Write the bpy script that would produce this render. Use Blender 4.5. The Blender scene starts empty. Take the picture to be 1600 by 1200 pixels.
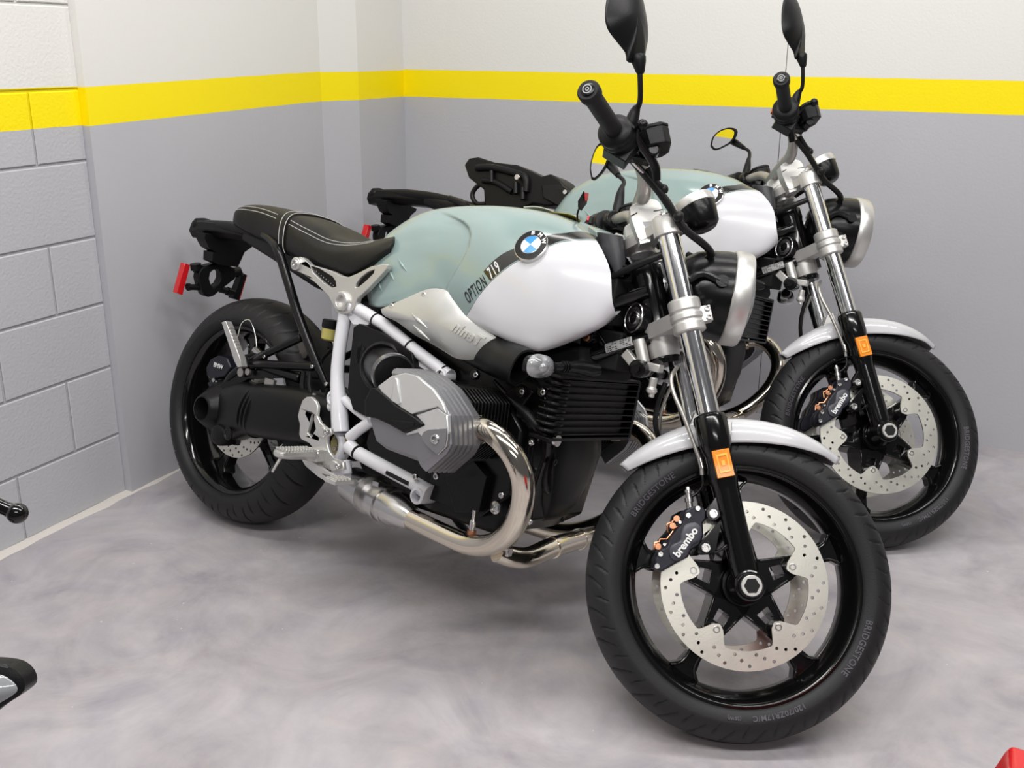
import bpy, bmesh, math, random
from math import sin, cos, pi, radians, sqrt, atan2
from mathutils import Vector as V, Matrix as Mx
from mathutils.geometry import tessellate_polygon
from mathutils.bvhtree import BVHTree
random.seed(7)
SC = bpy.context.scene
COL = SC.collection

# ------------------------------------------------------------------ camera
CAM_H, PITCH, ROLL, FPX = 1.2858, 0.3156, 0.0077, 1617.68
rt = V((cos(ROLL), sin(ROLL) * sin(PITCH), sin(ROLL) * cos(PITCH)))
fw = V((0, cos(PITCH), -sin(PITCH)))
up = rt.cross(fw)
cd = bpy.data.cameras.new('camera'); cam = bpy.data.objects.new('camera', cd); COL.objects.link(cam)
cam.matrix_world = Mx(((rt.x, up.x, -fw.x, 0), (rt.y, up.y, -fw.y, 0), (rt.z, up.z, -fw.z, CAM_H), (0, 0, 0, 1)))
cd.sensor_width = 36; cd.lens = 36 * FPX / 1600; cd.clip_start = .05
SC.camera = cam
# ------------------------------------------------------------------ world, lamps, exposure
SC.view_settings.view_transform = 'Standard'; SC.view_settings.look = 'None'
SC.view_settings.gamma = 1; SC.view_settings.exposure = -0.37
w = bpy.data.worlds.new('world'); SC.world = w; w.use_nodes = True
w.node_tree.nodes['Background'].inputs[0].default_value = (.93, .93, 1, 1)
w.node_tree.nodes['Background'].inputs[1].default_value = .13
def area(name, loc, to, sx, sy, power, col=(1, .985, .96)):
    l = bpy.data.lights.new(name, 'AREA'); l.shape = 'RECTANGLE'; l.size = sx; l.size_y = sy
    l.energy = power; l.color = col
    o = bpy.data.objects.new(name, l); COL.objects.link(o); o.location = loc
    o.rotation_euler = (V(to) - V(loc)).to_track_quat('-Z', 'Y').to_euler()
    return o
for lx, ly, pw in ((1.4, 1.9, 30), (-.5, 1.9, 36), (1.3, .5, 36), (-.5, .4, 54), (.4, -1.6, 36), (.4, 3.0, 16)):
    area('ceiling_tube_light', (lx, ly, 2.75), (lx, ly + .35, 0), 1.7, .22, pw)

# ------------------------------------------------------------------ materials
def mat(name, col, rough=.5, metal=0., coat=0., bump=0., bscale=200, spec=.5, trans=0., var=0., vscale=6, emit=None):
    m = bpy.data.materials.new(name); m.use_nodes = True; nt = m.node_tree
    b = nt.nodes['Principled BSDF']
    c = (*col, 1) if len(col) == 3 else col
    b.inputs['Base Color'].default_value = c; b.inputs['Roughness'].default_value = rough
    b.inputs['Metallic'].default_value = metal; b.inputs['Coat Weight'].default_value = coat
    b.inputs['Coat Roughness'].default_value = .03
    b.inputs['Specular IOR Level'].default_value = spec; b.inputs['Transmission Weight'].default_value = trans
    tc = nt.nodes.new('ShaderNodeTexCoord')
    if bump:
        n = nt.nodes.new('ShaderNodeTexNoise'); n.inputs['Scale'].default_value = bscale; n.inputs['Detail'].default_value = 4
        bp = nt.nodes.new('ShaderNodeBump'); bp.inputs['Strength'].default_value = bump; bp.inputs['Distance'].default_value = .002
        nt.links.new(tc.outputs['Object'], n.inputs['Vector']); nt.links.new(n.outputs[0], bp.inputs['Height'])
        nt.links.new(bp.outputs[0], b.inputs['Normal'])
    if var:
        n = nt.nodes.new('ShaderNodeTexNoise'); n.inputs['Scale'].default_value = vscale; n.inputs['Detail'].default_value = 5
        mr = nt.nodes.new('ShaderNodeMapRange'); mr.inputs[3].default_value = max(.02, rough - var); mr.inputs[4].default_value = min(1, rough + var)
        nt.links.new(tc.outputs['Object'], n.inputs['Vector']); nt.links.new(n.outputs[0], mr.inputs[0])
        nt.links.new(mr.outputs[0], b.inputs['Roughness'])
    return m
M = dict(
    rubber=mat('rubber', (.014, .014, .0155), .52, spec=.35, bump=.15, bscale=300, var=.1, vscale=12),
    letter=mat('tyre_letter', (.075, .07, .085), .7, bump=.05),
    gloss=mat('gloss_black_paint', (.004, .004, .004), .13, coat=.25, var=.04, spec=.4),
    black=mat('black_plastic', (.006, .006, .0065), .38, spec=.24, bump=.12, bscale=500, var=.06),
    grip=mat('grip_rubber', (.011, .011, .012), .6, spec=.3, bump=.25, bscale=260),
    satin=mat('satin_black_metal', (.0045, .0045, .005), .25, spec=.3, bump=.1, bscale=300, var=.08),
    hose=mat('hose_black', (.008, .008, .008), .42, spec=.32, bump=.05),
    steel=mat('steel', (.62, .61, .6), .24, 1, bump=.02, bscale=400, var=.05, vscale=8),
    disc=mat('brake_disc_steel', (.80, .78, .70), .38, 1, bump=.05, bscale=300, var=.08, vscale=20),
    chrome=mat('chrome', (.88, .88, .89), .11, 1, var=.03),
    pipe=mat('exhaust_steel', (.72, .66, .56), .12, 1, var=.05, vscale=10),
    cast=mat('cast_aluminium', (.62, .61, .59), .40, .65, bump=.08, bscale=500),
    silver=mat('silver_anodised', (.66, .65, .63), .36, .75, bump=.05, bscale=500),
    bar=mat('bar_titanium', (.46, .44, .41), .36, .8, bump=.05, bscale=400),
    white=mat('frame_white_paint', (.74, .74, .78), .3, coat=.3, bump=.03, bscale=300),
    fender=mat('white_silver_paint', (.60, .60, .62), .28, 0., coat=.7, bump=.01),
    cover=mat('brushed_cover', (.58, .58, .565), .36, .6, bump=.06, bscale=300, var=.05),
    valve=mat('valve_cover_silver', (.27, .27, .285), .34, .7, bump=.08, bscale=500),
    valvelight=mat('valve_cover_light', (.66, .66, .66), .34, .6, bump=.08, bscale=500),
    seat=mat('seat_leather', (.008, .0075, .007), .38, spec=.28, bump=.35, bscale=420, var=.06),
    stitch=mat('stitch_white', (.6, .6, .58), .8, bump=.1),
    red=mat('red_reflector', (.62, .008, .012), .18, coat=.6, bump=.4, bscale=250),
    redpaint=mat('red_paint', (.55, .0, .003), .25, coat=.6, bump=.02),
    orange=mat('orange_reflector', (.85, .25, .005), .2, coat=.2, bump=.5, bscale=260),
    orangel=mat('orange_reflector_bright', (.95, .45, .05), .25, coat=.2, bump=.3),
    clear=mat('clear_lens', (.85, .88, .9), .06, 0., coat=.3, bump=.25, bscale=90, trans=.85),
    smoke=mat('smoked_lens', (.26, .27, .28), .12, 0., coat=.8, bump=.1),
    glass=mat('mirror_glass', (.9, .9, .9), .02, 1, var=.01),
    wht=mat('white_print', (.8, .8, .8), .5, bump=.02), blk=mat('black_print', (.01, .01, .01), .4, bump=.02),
    blue=mat('enamel_blue', (.02, .27, .72), .25, coat=.4, bump=.02),
    paper=mat('cream_paper', (.75, .71, .58), .8, bump=.1), paper2=mat('yellow_paper', (.55, .42, .08), .8, bump=.1),
    amber=mat('amber_fluid_cup', (.45, .4, .12), .25, bump=.05), brass=mat('brass', (.42, .36, .16), .35, .8, bump=.1),
    copper=mat('copper', (.6, .28, .16), .3, 1, bump=.1), dark=mat('shade_black', (.004, .004, .004), .8, bump=.05),  # dark: near-black colour standing in for shade in holes and gaps
    caliper=mat('caliper_black', (.010, .010, .018), .36, spec=.4, bump=.15, bscale=600),
    fin=mat('fin_black', (.004, .004, .004), .28, spec=.3, bump=.1), tag=mat('tag_grey', (.35, .35, .36), .5, bump=.1),
    sticker=mat('sticker', (.5, .5, .5), .5, bump=.1),
)
def lnode(nt, t, **k):
    n = nt.nodes.new(t)
    for a, b in k.items(): setattr(n, a, b)
    return n
def mth(nt, op, a, b=None, c=None):
    n = nt.nodes.new('ShaderNodeMath'); n.operation = op
    for i, x in enumerate((a, b, c)):
        if x is None: continue
        if isinstance(x, (int, float)): n.inputs[i].default_value = x
        else: nt.links.new(x, n.inputs[i])
    return n.outputs[0]
def mixc(nt, f, a, b):
    n = nt.nodes.new('ShaderNodeMix'); n.data_type = 'RGBA'
    nt.links.new(f, n.inputs[0])
    for i, x in ((6, a), (7, b)):
        if isinstance(x, tuple): n.inputs[i].default_value = (*x, 1)
        else: nt.links.new(x, n.inputs[i])
    return n.outputs[2]
def fcurve(nt, val, pts, lo, hi, zlo, zhi):
    t = nt.nodes.new('ShaderNodeMapRange'); t.inputs[1].default_value = lo; t.inputs[2].default_value = hi; nt.links.new(val, t.inputs[0])
    c = nt.nodes.new('ShaderNodeFloatCurve'); cv = c.mapping.curves[0]
    q = [((x - lo) / (hi - lo), (z - zlo) / (zhi - zlo)) for x, z in pts]
    cv.points[0].location = q[0]; cv.points[1].location = q[-1]
    for a in q[1:-1]: cv.points.new(*a)
    c.mapping.update(); nt.links.new(t.outputs[0], c.inputs[1])
    return mth(nt, 'MULTIPLY_ADD', c.outputs[0], zhi - zlo, zlo)
def tank_mat(LO, HI, cutc, cuts):
    m = mat('tank_two_tone_paint', (.3, .4, .38), .22, coat=.55); nt = m.node_tree; b = nt.nodes['Principled BSDF']
    tc = nt.nodes.new('ShaderNodeTexCoord'); sp = nt.nodes.new('ShaderNodeSeparateXYZ'); nt.links.new(tc.outputs['Object'], sp.inputs[0])
    x, z = sp.outputs[0], sp.outputs[2]
    zl = fcurve(nt, x, LO, .78, 1.2, .55, 1.0); zh = fcurve(nt, x, HI, .78, 1.2, .55, 1.0)
    d = mth(nt, 'SUBTRACT', zl, z)
    inx = mth(nt, 'GREATER_THAN', x, .79)
    white = mth(nt, 'MULTIPLY', mth(nt, 'GREATER_THAN', d, 0.), inx)
    rimg = mth(nt, 'MULTIPLY', mth(nt, 'MULTIPLY', mth(nt, 'GREATER_THAN', d, -.0015), mth(nt, 'LESS_THAN', d, 0.)), inx)
    # black stripe: between the two curves, ahead of the slanted cut by the number
    inb = mth(nt, 'MULTIPLY', mth(nt, 'LESS_THAN', d, -.004), mth(nt, 'GREATER_THAN', mth(nt, 'SUBTRACT', zh, z), .0))
    cut = mth(nt, 'GREATER_THAN', mth(nt, 'ADD', z, mth(nt, 'MULTIPLY', x, cuts)), cutc)
    band = mth(nt, 'MULTIPLY', inb, cut)
    n = nt.nodes.new('ShaderNodeTexNoise'); n.inputs['Scale'].default_value = 900
    nt.links.new(tc.outputs['Object'], n.inputs['Vector'])
    sage = mixc(nt, n.outputs[0], (.25, .335, .325), (.285, .375, .362))
    c = mixc(nt, white, sage, (.66, .66, .69)); c = mixc(nt, rimg, c, (.06, .07, .07)); c = mixc(nt, band, c, (.012, .012, .011))
    nt.links.new(c, b.inputs['Base Color'])
    return m

# ------------------------------------------------------------------ mesh helpers
def frame_z(d):
    d = V(d).normalized(); a = V((0, 0, 1)) if abs(d.z) < .9 else V((1, 0, 0))
    x = a.cross(d).normalized(); return x, d.cross(x), d
def crom(pts, n):
    """n points evenly along a Catmull-Rom curve through pts"""
    P = [V(p) for p in pts]
    if len(P) == 2: return [P[0].lerp(P[1], i / (n - 1)) for i in range(n)]
    Q = [P[0] * 2 - P[1]] + P + [P[-1] * 2 - P[-2]]; D = []
    for i in range(len(P) - 1):
        p0, p1, p2, p3 = Q[i:i + 4]
        for k in range(16):
            t = k / 16
            D.append(.5 * ((2 * p1) + (p2 - p0) * t + (2 * p0 - 5 * p1 + 4 * p2 - p3) * t * t + (3 * p1 - p0 - 3 * p2 + p3) * t ** 3))
    D.append(P[-1])
    L = [0.]
    for a, b in zip(D, D[1:]): L.append(L[-1] + (b - a).length)
    out = []; j = 0
    for i in range(n):
        s = L[-1] * i / (n - 1)
        while j < len(D) - 2 and L[j + 1] < s: j += 1
        out.append(D[j].lerp(D[j + 1], min(1, max(0, (s - L[j]) / max(1e-9, L[j + 1] - L[j])))))
    return out
class G:
    def __init__(s): s.v = []; s.f = []; s.m = []; s.mi = 0
    def add(s, vs, fs):
        o = len(s.v); s.v += [V(p) for p in vs]; s.f += [tuple(o + i for i in f) for f in fs]; s.m += [s.mi] * len(fs); return s
    def rings(s, R, closed=False, cap=True):
        n = len(R[0]); vs = [p for r in R for p in r]; fs = []; K = len(R)
        for i in range(K if closed else K - 1):
            for j in range(n): fs.append((i * n + j, i * n + (j + 1) % n, ((i + 1) % K) * n + (j + 1) % n, ((i + 1) % K) * n + j))
        if cap and not closed: fs += [tuple(range(n))[::-1], tuple((K - 1) * n + j for j in range(n))]
        return s.add(vs, fs)
    def tube(s, pts, r, n=12, k=0, closed=False, cap=True):
        P = [V(p) for p in pts]; rs = r if isinstance(r, (list, tuple)) else [r] * len(P)
        if k:
            A = crom([(*p, ) for p in P], k); L = [0.]
            for a, b in zip(P, P[1:]): L.append(L[-1] + (b - a).length)
            nr = []
            for i in range(k):
                t = L[-1] * i / (k - 1); j = 0
                while j < len(L) - 2 and L[j + 1] < t: j += 1
                u = (t - L[j]) / max(1e-9, L[j + 1] - L[j]); nr.append(rs[j] * (1 - u) + rs[j + 1] * u)
            P, rs = A, nr
        R = []; T = None
        for i, p in enumerate(P):
            t = ((P[min(i + 1, len(P) - 1)] - P[max(i - 1, 0)]) if not closed else (P[(i + 1) % len(P)] - P[i - 1])).normalized()
            if T is None: x, y, _ = frame_z(t)
            else:
                x = (x - t * x.dot(t)).normalized(); y = t.cross(x)
            T = t; R.append([p + (x * cos(a) + y * sin(a)) * rs[i] for a in (2 * pi * j / n for j in range(n))])
        return s.rings(R, closed, cap)
    def lathe(s, o, d, prof, n=32, cap=True, a0=0.):
        x, y, z = frame_z(d); o = V(o)
        return s.rings([[o + z * h + (x * cos(a) + y * sin(a)) * max(r, 1e-5) for a in (a0 + 2 * pi * j / n for j in range(n))] for h, r in prof], False, cap)
    def box(s, c, sz, rot=None):
        c = V(c); R = rot or Mx.Identity(3)
        vs = [c + R @ V((sx * sz[0] / 2, sy * sz[1] / 2, sz_ * sz[2] / 2)) for sx in (-1, 1) for sy in (-1, 1) for sz_ in (-1, 1)]
        return s.add(vs, [(0, 1, 3, 2), (4, 6, 7, 5), (0, 4, 5, 1), (2, 3, 7, 6), (0, 2, 6, 4), (1, 5, 7, 3)])
    def prism(s, pts, a, b, holes=(), fr=None, taper=None):
        """extrude a 2-D outline; default plane is x-z, extruded along y from a to b. fr=(origin,ex,ey,ez)"""
        if fr is None: f = lambda p, h: V((p[0], h, p[1]))
        else: O, X, Y, Z = fr; f = lambda p, h: O + X * p[0] + Y * p[1] + Z * h
        loops = [list(pts)] + [list(h) for h in holes]
        flat = [q for l in loops for q in l]
        tri = tessellate_polygon([[V((q[0], q[1], 0)) for q in l] for l in loops])
        n = len(flat); A = [f(q, a) for q in flat]
        if taper:
            cx = sum(q[0] for q in pts) / len(pts); cy = sum(q[1] for q in pts) / len(pts)
            B = [f((cx + (q[0] - cx) * taper, cy + (q[1] - cy) * taper), b) for q in flat]
        else: B = [f(q, b) for q in flat]
        fs = [tuple(t) for t in tri] + [tuple(i + n for i in t[::-1]) for t in tri]; o = 0
        for l in loops:
            k = len(l)
            for i in range(k): fs.append((o + i, o + (i + 1) % k, n + o + (i + 1) % k, n + o + i))
            o += k
        return s.add(A + B, fs)
    def pillow(s, pts, ya, yb, bulge, p=2.5, rings=9, fr=None):
        """solid with rounded domed face; outline pts (x,z); back at ya, rim at yb, centre bulged further"""
        if fr is None: f = lambda q, h: V((q[0], h, q[1]))
        else: O, X, Y, Z = fr; f = lambda q, h: O + X * q[0] + Y * q[1] + Z * h
        C = crom([(x, z, 0) for x, z in list(pts) + [pts[0]]], 65)[:-1]
        cx = sum(c.x for c in C) / 64; cz = sum(c.y for c in C) / 64; R = [[f((c.x, c.y), ya) for c in C]]
        for k in range(rings):
            t = 1 - (k / (rings - 1)) ** 1.6 * .97
            R.append([f((cx + (c.x - cx) * t, cz + (c.y - cz) * t), yb + bulge * (1 - t ** p)) for c in C])
        return s.rings(R)
    def ell(s, c, r, rot=None, n=20, m=12):
        R = []; c = V(c); rot = rot or Mx.Identity(3)
        for i in range(m + 1):
            a = pi * i / m; R.append([c + rot @ V((r[0] * max(sin(a), 1e-4) * cos(b), r[1] * max(sin(a), 1e-4) * sin(b), r[2] * cos(a))) for b in (2 * pi * j / n for j in range(n))])
        return s.rings(R)
    def bolt(s, p, d, r, h=.006):
        return s.lathe(p, d, [(0, r), (h * .8, r), (h, r * .85), (h, r * .55), (h * .35, r * .5), (h * .35, 0)], 14)
    def patch(s, curves, N=40, Mm=24, mirror=True, flip=False, deform=None):
        Cs = [crom(c, N) for c in curves]
        g = [crom([Cs[k][i] for k in range(len(Cs))], Mm) for i in range(N)]
        if deform: g = [[deform(p) for p in row] for row in g]
        for sg in ((1, -1) if mirror else (1,)):
            vs = [V((p.x, p.y * sg, p.z)) for row in g for p in row]
            fs = []
            for i in range(N - 1):
                for j in range(Mm - 1):
                    a = (i * Mm + j, i * Mm + j + 1, (i + 1) * Mm + j + 1, (i + 1) * Mm + j); fs.append(a if (sg == 1) != flip else a[::-1])
            s.add(vs, fs)
        return g
    def text(s, body, size, fmap, ext=.0008, shear=0., bold=0., space=1., sx=1.):
        c = bpy.data.curves.new('t', 'FONT'); c.body = body; c.size = size; c.extrude = ext; c.align_x = 'CENTER'; c.align_y = 'CENTER'
        c.shear = shear; c.offset = bold; c.space_character = space; c.resolution_u = 3
        o = bpy.data.objects.new('t', c); COL.objects.link(o); dg = bpy.context.evaluated_depsgraph_get(); me = o.evaluated_get(dg).to_mesh()
        s.add([fmap(v.co.x * sx, v.co.y, v.co.z) for v in me.vertices], [tuple(p.vertices) for p in me.polygons])
        o.evaluated_get(dg).to_mesh_clear(); bpy.data.objects.remove(o); bpy.data.curves.remove(c)
        return s
    def islands(s):
        n = len(s.v); par = list(range(n))
        def fd(a):
            while par[a] != a: par[a] = par[par[a]]; a = par[a]
            return a
        for f in s.f:
            r = fd(f[0])
            for q in f[1:]:
                t = fd(q)
                if t != r: par[t] = r
        gr = {}
        for i in range(n): gr.setdefault(fd(i), []).append(i)
        K = list(gr)
        if len(K) < 2 or len(K) > 60: return None
        bb = [([min(s.v[i][a] for i in gr[k]) for a in range(3)], [max(s.v[i][a] for i in gr[k]) for a in range(3)]) for k in K]
        cl = list(range(len(K)))
        def fc(a):
            while cl[a] != a: a = cl[a]
            return a
        for i in range(len(K)):
            for j in range(i):
                gap = sqrt(sum(max(0, bb[i][0][a] - bb[j][1][a], bb[j][0][a] - bb[i][1][a]) ** 2 for a in range(3)))
                lim = max(.018, .45 * max(max(bb[q][1][a] - bb[q][0][a] for a in range(3)) for q in (i, j)))
                if gap < lim: cl[fc(i)] = fc(j)
        comp = {fd(i): 0 for i in range(0)}; idx = {k: fc(i) for i, k in enumerate(K)}
        out = {}
        for f, m in zip(s.f, s.m): out.setdefault(idx[fd(f[0])], []).append((f, m))
        return list(out.values()) if len(out) > 1 else None
    def obj(s, name, mats, parent=None, ang=35, **kw):
        kw['ang'] = ang
        parts = None if any(k in name for k in ('lettering', 'print', 'stitching', 'grille', 'number', 'fuel_tank', 'wall', 'tyre', 'wheel', 'disc')) else s.islands()
        if not parts: return s.obj1(name, mats, parent, **kw) if not kw.pop('_a', None) else None
        first = None
        for fs in sorted(parts, key=len, reverse=True):
            used = sorted({i for f, _ in fs for i in f}); mp = {a: b for b, a in enumerate(used)}; g = G()
            g.v = [s.v[i] for i in used]; g.f = [tuple(mp[i] for i in f) for f, _ in fs]; g.m = [m for _, m in fs]
            o = g.obj1(name, mats, parent, **kw); first = first or o
        return first
    def obj1(s, name, mats, parent=None, ang=35, bev=0., seg=2, sub=0, solid=0., weld=False, steer=False, mtx=None):
        me = bpy.data.meshes.new(name); me.from_pydata([tuple(p) for p in s.v], [], s.f)
        for m in (mats if isinstance(mats, (list, tuple)) else [mats]): me.materials.append(M[m] if isinstance(m, str) else m)
        me.polygons.foreach_set('material_index', s.m)
        bm = bmesh.new(); bm.from_mesh(me)
        if weld: bmesh.ops.remove_doubles(bm, verts=bm.verts, dist=.0004)
        bmesh.ops.recalc_face_normals(bm, faces=bm.faces); bm.to_mesh(me); bm.free()
        me.polygons.foreach_set('use_smooth', [True] * len(me.polygons)); me.set_sharp_from_angle(angle=radians(ang))
        o = bpy.data.objects.new(name, me); COL.objects.link(o)
        if parent: o.parent = parent
        if steer: o.matrix_basis = STEER
        if mtx is not None: o.matrix_basis = mtx
        if solid: md = o.modifiers.new('thickness', 'SOLIDIFY'); md.thickness = solid; md.offset = -1
        if bev: md = o.modifiers.new('bevel', 'BEVEL'); md.width = bev; md.segments = seg; md.limit_method = 'ANGLE'; md.angle_limit = radians(40)
        if sub: md = o.modifiers.new('sub', 'SUBSURF'); md.levels = md.render_levels = sub
        return o
def tag(o, label=None, cat=None, group=None, kind=None):
    for k, x in (('label', label), ('category', cat), ('group', group), ('kind', kind)):
        if x: o[k] = x
    return o
def smooth2(pts, n=60): return [(p.x, p.y) for p in crom([(a, b, 0) for a, b in list(pts) + [pts[0]]], n + 1)[:-1]]
def circ(cx, cy, r, n=24, a0=0.): return [(cx + r * cos(a0 + 2 * pi * i / n), cy + r * sin(a0 + 2 * pi * i / n)) for i in range(n)]

# ------------------------------------------------------------------ motorcycle frame of reference
# bike space: x forward, y left, z up, rear tyre contact at the origin; measured points are
# intersected from the photograph with known planes of the machine (y = const).
RAKE = radians(26.6); WB = 1.493; TRAIL = .1025
UA = V((-sin(RAKE), 0, cos(RAKE))); VF = V((cos(RAKE), 0, sin(RAKE))); A0 = V((WB + TRAIL, 0, 0))
LEAN, STA = .2783, .6352
STEER = Mx.Translation(A0) @ Mx.Rotation(STA, 4, UA) @ Mx.Translation(-A0)
POSE1 = Mx.Translation((-.7797, 2.6746, .0045)) @ Mx.Rotation(-.673, 4, 'Z') @ Mx.Rotation(.0064, 4, 'Y') @ Mx.Rotation(-LEAN, 4, 'X')
POSE2 = Mx.Translation((-.3194, 3.3901, .0045)) @ Mx.Rotation(-.586, 4, 'Z') @ Mx.Rotation(.0064, 4, 'Y') @ Mx.Rotation(-LEAN, 4, 'X')
def ray(px, py, st=False, ax=1, k=0., pose=POSE1):
    o = V((0, 0, CAM_H)); d = fw * FPX + rt * (px - 800) + up * (600 - py)
    T = pose.inverted()
    if st: T = STEER.inverted() @ T
    o2 = T @ o; d2 = T.to_3x3() @ d; t = (k - o2[ax]) / d2[ax]; return o2 + d2 * t
def U(px, py, y): return ray(px, py, False, 1, y)
def S(px, py, y): return ray(px, py, True, 1, y)
def UX(px, py, x): return ray(px, py, False, 0, x)
def U2(pts, y, st=False): return [(p.x, p.z) for p in ((S if st else U)(a, b, y) for a, b in pts)]
def zc(l, ox, oy, k): return [(ox + a / k, oy + b / k) for a, b in l]
AX = V((WB, 0, .3)); RX = V((0, 0, .315))
def fk(s, off=0., y=0.): return AX + UA * s + VF * off + V((0, y, 0))
# ------------------------------------------------------------------ room
def wall_mat(name, z0, z1, slope, blocks=False, u0=0., zj=()):
    """white above, yellow stripe, grey below; local x runs along the wall, z up"""
    m = mat(name, (.5, .5, .5), .42, spec=.4); nt = m.node_tree; b = nt.nodes['Principled BSDF']
    tc = nt.nodes.new('ShaderNodeTexCoord'); sp = nt.nodes.new('ShaderNodeSeparateXYZ'); nt.links.new(tc.outputs['Object'], sp.inputs[0])
    x, z = sp.outputs[0], sp.outputs[2]
    n0 = nt.nodes.new('ShaderNodeTexNoise'); n0.inputs['Scale'].default_value = 9; nt.links.new(tc.outputs['Object'], n0.inputs['Vector'])
    zz = mth(nt, 'ADD', mth(nt, 'MULTIPLY_ADD', x, -slope, z), mth(nt, 'MULTIPLY_ADD', n0.outputs[0], .004, -.002))
    a = mth(nt, 'GREATER_THAN', zz, z0); t = mth(nt, 'GREATER_THAN', zz, z1)
    n = nt.nodes.new('ShaderNodeTexNoise'); n.inputs['Scale'].default_value = 2.5; n.inputs['Detail'].default_value = 6
    nt.links.new(tc.outputs['Object'], n.inputs['Vector'])
    grey = mixc(nt, n.outputs[0], (.475, .475, .505), (.51, .51, .54))
    c = mixc(nt, a, grey, (1., .80, 0.)); c = mixc(nt, t, c, (.77, .76, .73))
    nt.links.new(c, b.inputs['Base Color'])
    # roller texture, pits and splashes
    f = nt.nodes.new('ShaderNodeTexNoise'); f.inputs['Scale'].default_value = 120; f.inputs['Detail'].default_value = 5; nt.links.new(tc.outputs['Object'], f.inputs['Vector'])
    v = nt.nodes.new('ShaderNodeTexVoronoi'); v.inputs['Scale'].default_value = 22; nt.links.new(tc.outputs['Object'], v.inputs['Vector'])
    g = nt.nodes.new('ShaderNodeTexNoise'); g.inputs['Scale'].default_value = 5; nt.links.new(tc.outputs['Object'], g.inputs['Vector'])
    thr = mth(nt, 'MULTIPLY_ADD', g.outputs[0], .16, -.025 if blocks else -.045)
    pit = mth(nt, 'MULTIPLY', mth(nt, 'LESS_THAN', v.outputs['Distance'], thr), -.6 if blocks else -.5)
    h = mth(nt, 'ADD', mth(nt, 'MULTIPLY', f.outputs[0], .9 if blocks else .35), pit)
    bp = nt.nodes.new('ShaderNodeBump'); bp.inputs['Strength'].default_value = .5; bp.inputs['Distance'].default_value = .003
    nt.links.new(h, bp.inputs['Height']); nt.links.new(bp.outputs[0], b.inputs['Normal'])
    return m
def wall(name, p0, p1, h, m, joints=None, th=.12, side=1):
    """wall panel from p0 to p1 (x,y), front face on the room side; joints = real grooves"""
    d = V((p1[0] - p0[0], p1[1] - p0[1], 0)); L = d.length; X = d / L; Y = V((0, 0, 1)).cross(X)   # Y points away from room
    g = G()
    if not joints: g.box((L / 2, th / 2, h / 2), (L, th, h))
    else:
        # blocks as raised cells over a backing; joints list of (z0, z1, [vertical joints])
        g.box((L / 2, th / 2 + .0025, h / 2), (L, th - .005, h)); jw = .003
        for z0, z1, vs in joints:
            xs = [0] + vs + [L]
            for a, b in zip(xs, xs[1:]):
                a2 = a + (jw if a > 0 else 0); b2 = b - (jw if b < L else 0); q = .003
                A = [(a2, z0 + jw), (b2, z0 + jw), (b2, z1 - jw), (a2, z1 - jw)]; B = [(a2 + q, z0 + jw + q), (b2 - q, z0 + jw + q), (b2 - q, z1 - jw - q), (a2 + q, z1 - jw - q)]
                g.add([(p[0], .0025, p[1]) for p in A] + [(p[0], 0, p[1]) for p in B], [(4, 5, 6, 7), (0, 1, 5, 4), (1, 2, 6, 5), (2, 3, 7, 6), (3, 0, 4, 7)])
    o = g.obj(name, m, ang=20); o.matrix_basis = Mx(((X.x, Y.x, 0, p0[0]), (X.y, Y.y, 0, p0[1]), (0, 0, 1, 0), (0, 0, 0, 1)))
    return tag(o, kind='structure')
nL = V((.9063, -.4226, 0)); tL = V((.4226, .9063, 0)); dL = -2.2637
def onL(u, off=0.): q = nL * (dL + off) + tL * u; return (q.x, q.y)
H = 2.8
mb = wall_mat('painted_block', 1.0745, 1.1755, .0, True)
ms = wall_mat('painted_concrete', 1.073, 1.174, .0195)
mp = wall_mat('painted_pillar', 1.0935, 1.193, 0)
mr = wall_mat('painted_concrete_far', 1.0935, 1.1955, 0)
U0 = -1.2; UB = 2.106
J = []; zs = [.0, .187, .395, .583, .772, .981, 1.168, 1.378, 1.58, 1.78, 1.98, 2.18, 2.38, 2.58, 2.8]
for i, (a, b) in enumerate(zip(zs, zs[1:])):
    s0 = 1.943 if i % 2 else 1.745
    J.append((a, b, sorted(x - U0 for x in [s0 - .4 * k for k in range(7)] if x > U0 + .1)))
wall('wall_left', onL(U0, -.0), onL(UB, -.0), H, mb, J)
P1 = onL(3.176, .024)
wall('wall_left', onL(UB, .024), P1, H, ms)
P2 = (-.569, 3.93); P3 = (-.434, 4.2332)
wall('wall_corner_pillar', P1, P2, H, mp); wall('wall_corner_pillar', P2, P3, H, mp)
tR = V((.9081, -.4188, 0)); tR.normalize()
q = V((P3[0], P3[1], 0)); e = q + tR * 1.475; e2 = q + tR * 4.4
wall('wall_right', (q.x, q.y), (e.x, e.y), H, mr)
wall('wall_right', ((e + tR * .0025).x, (e + tR * .0025).y), (e2.x, e2.y), H, mr)
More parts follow.
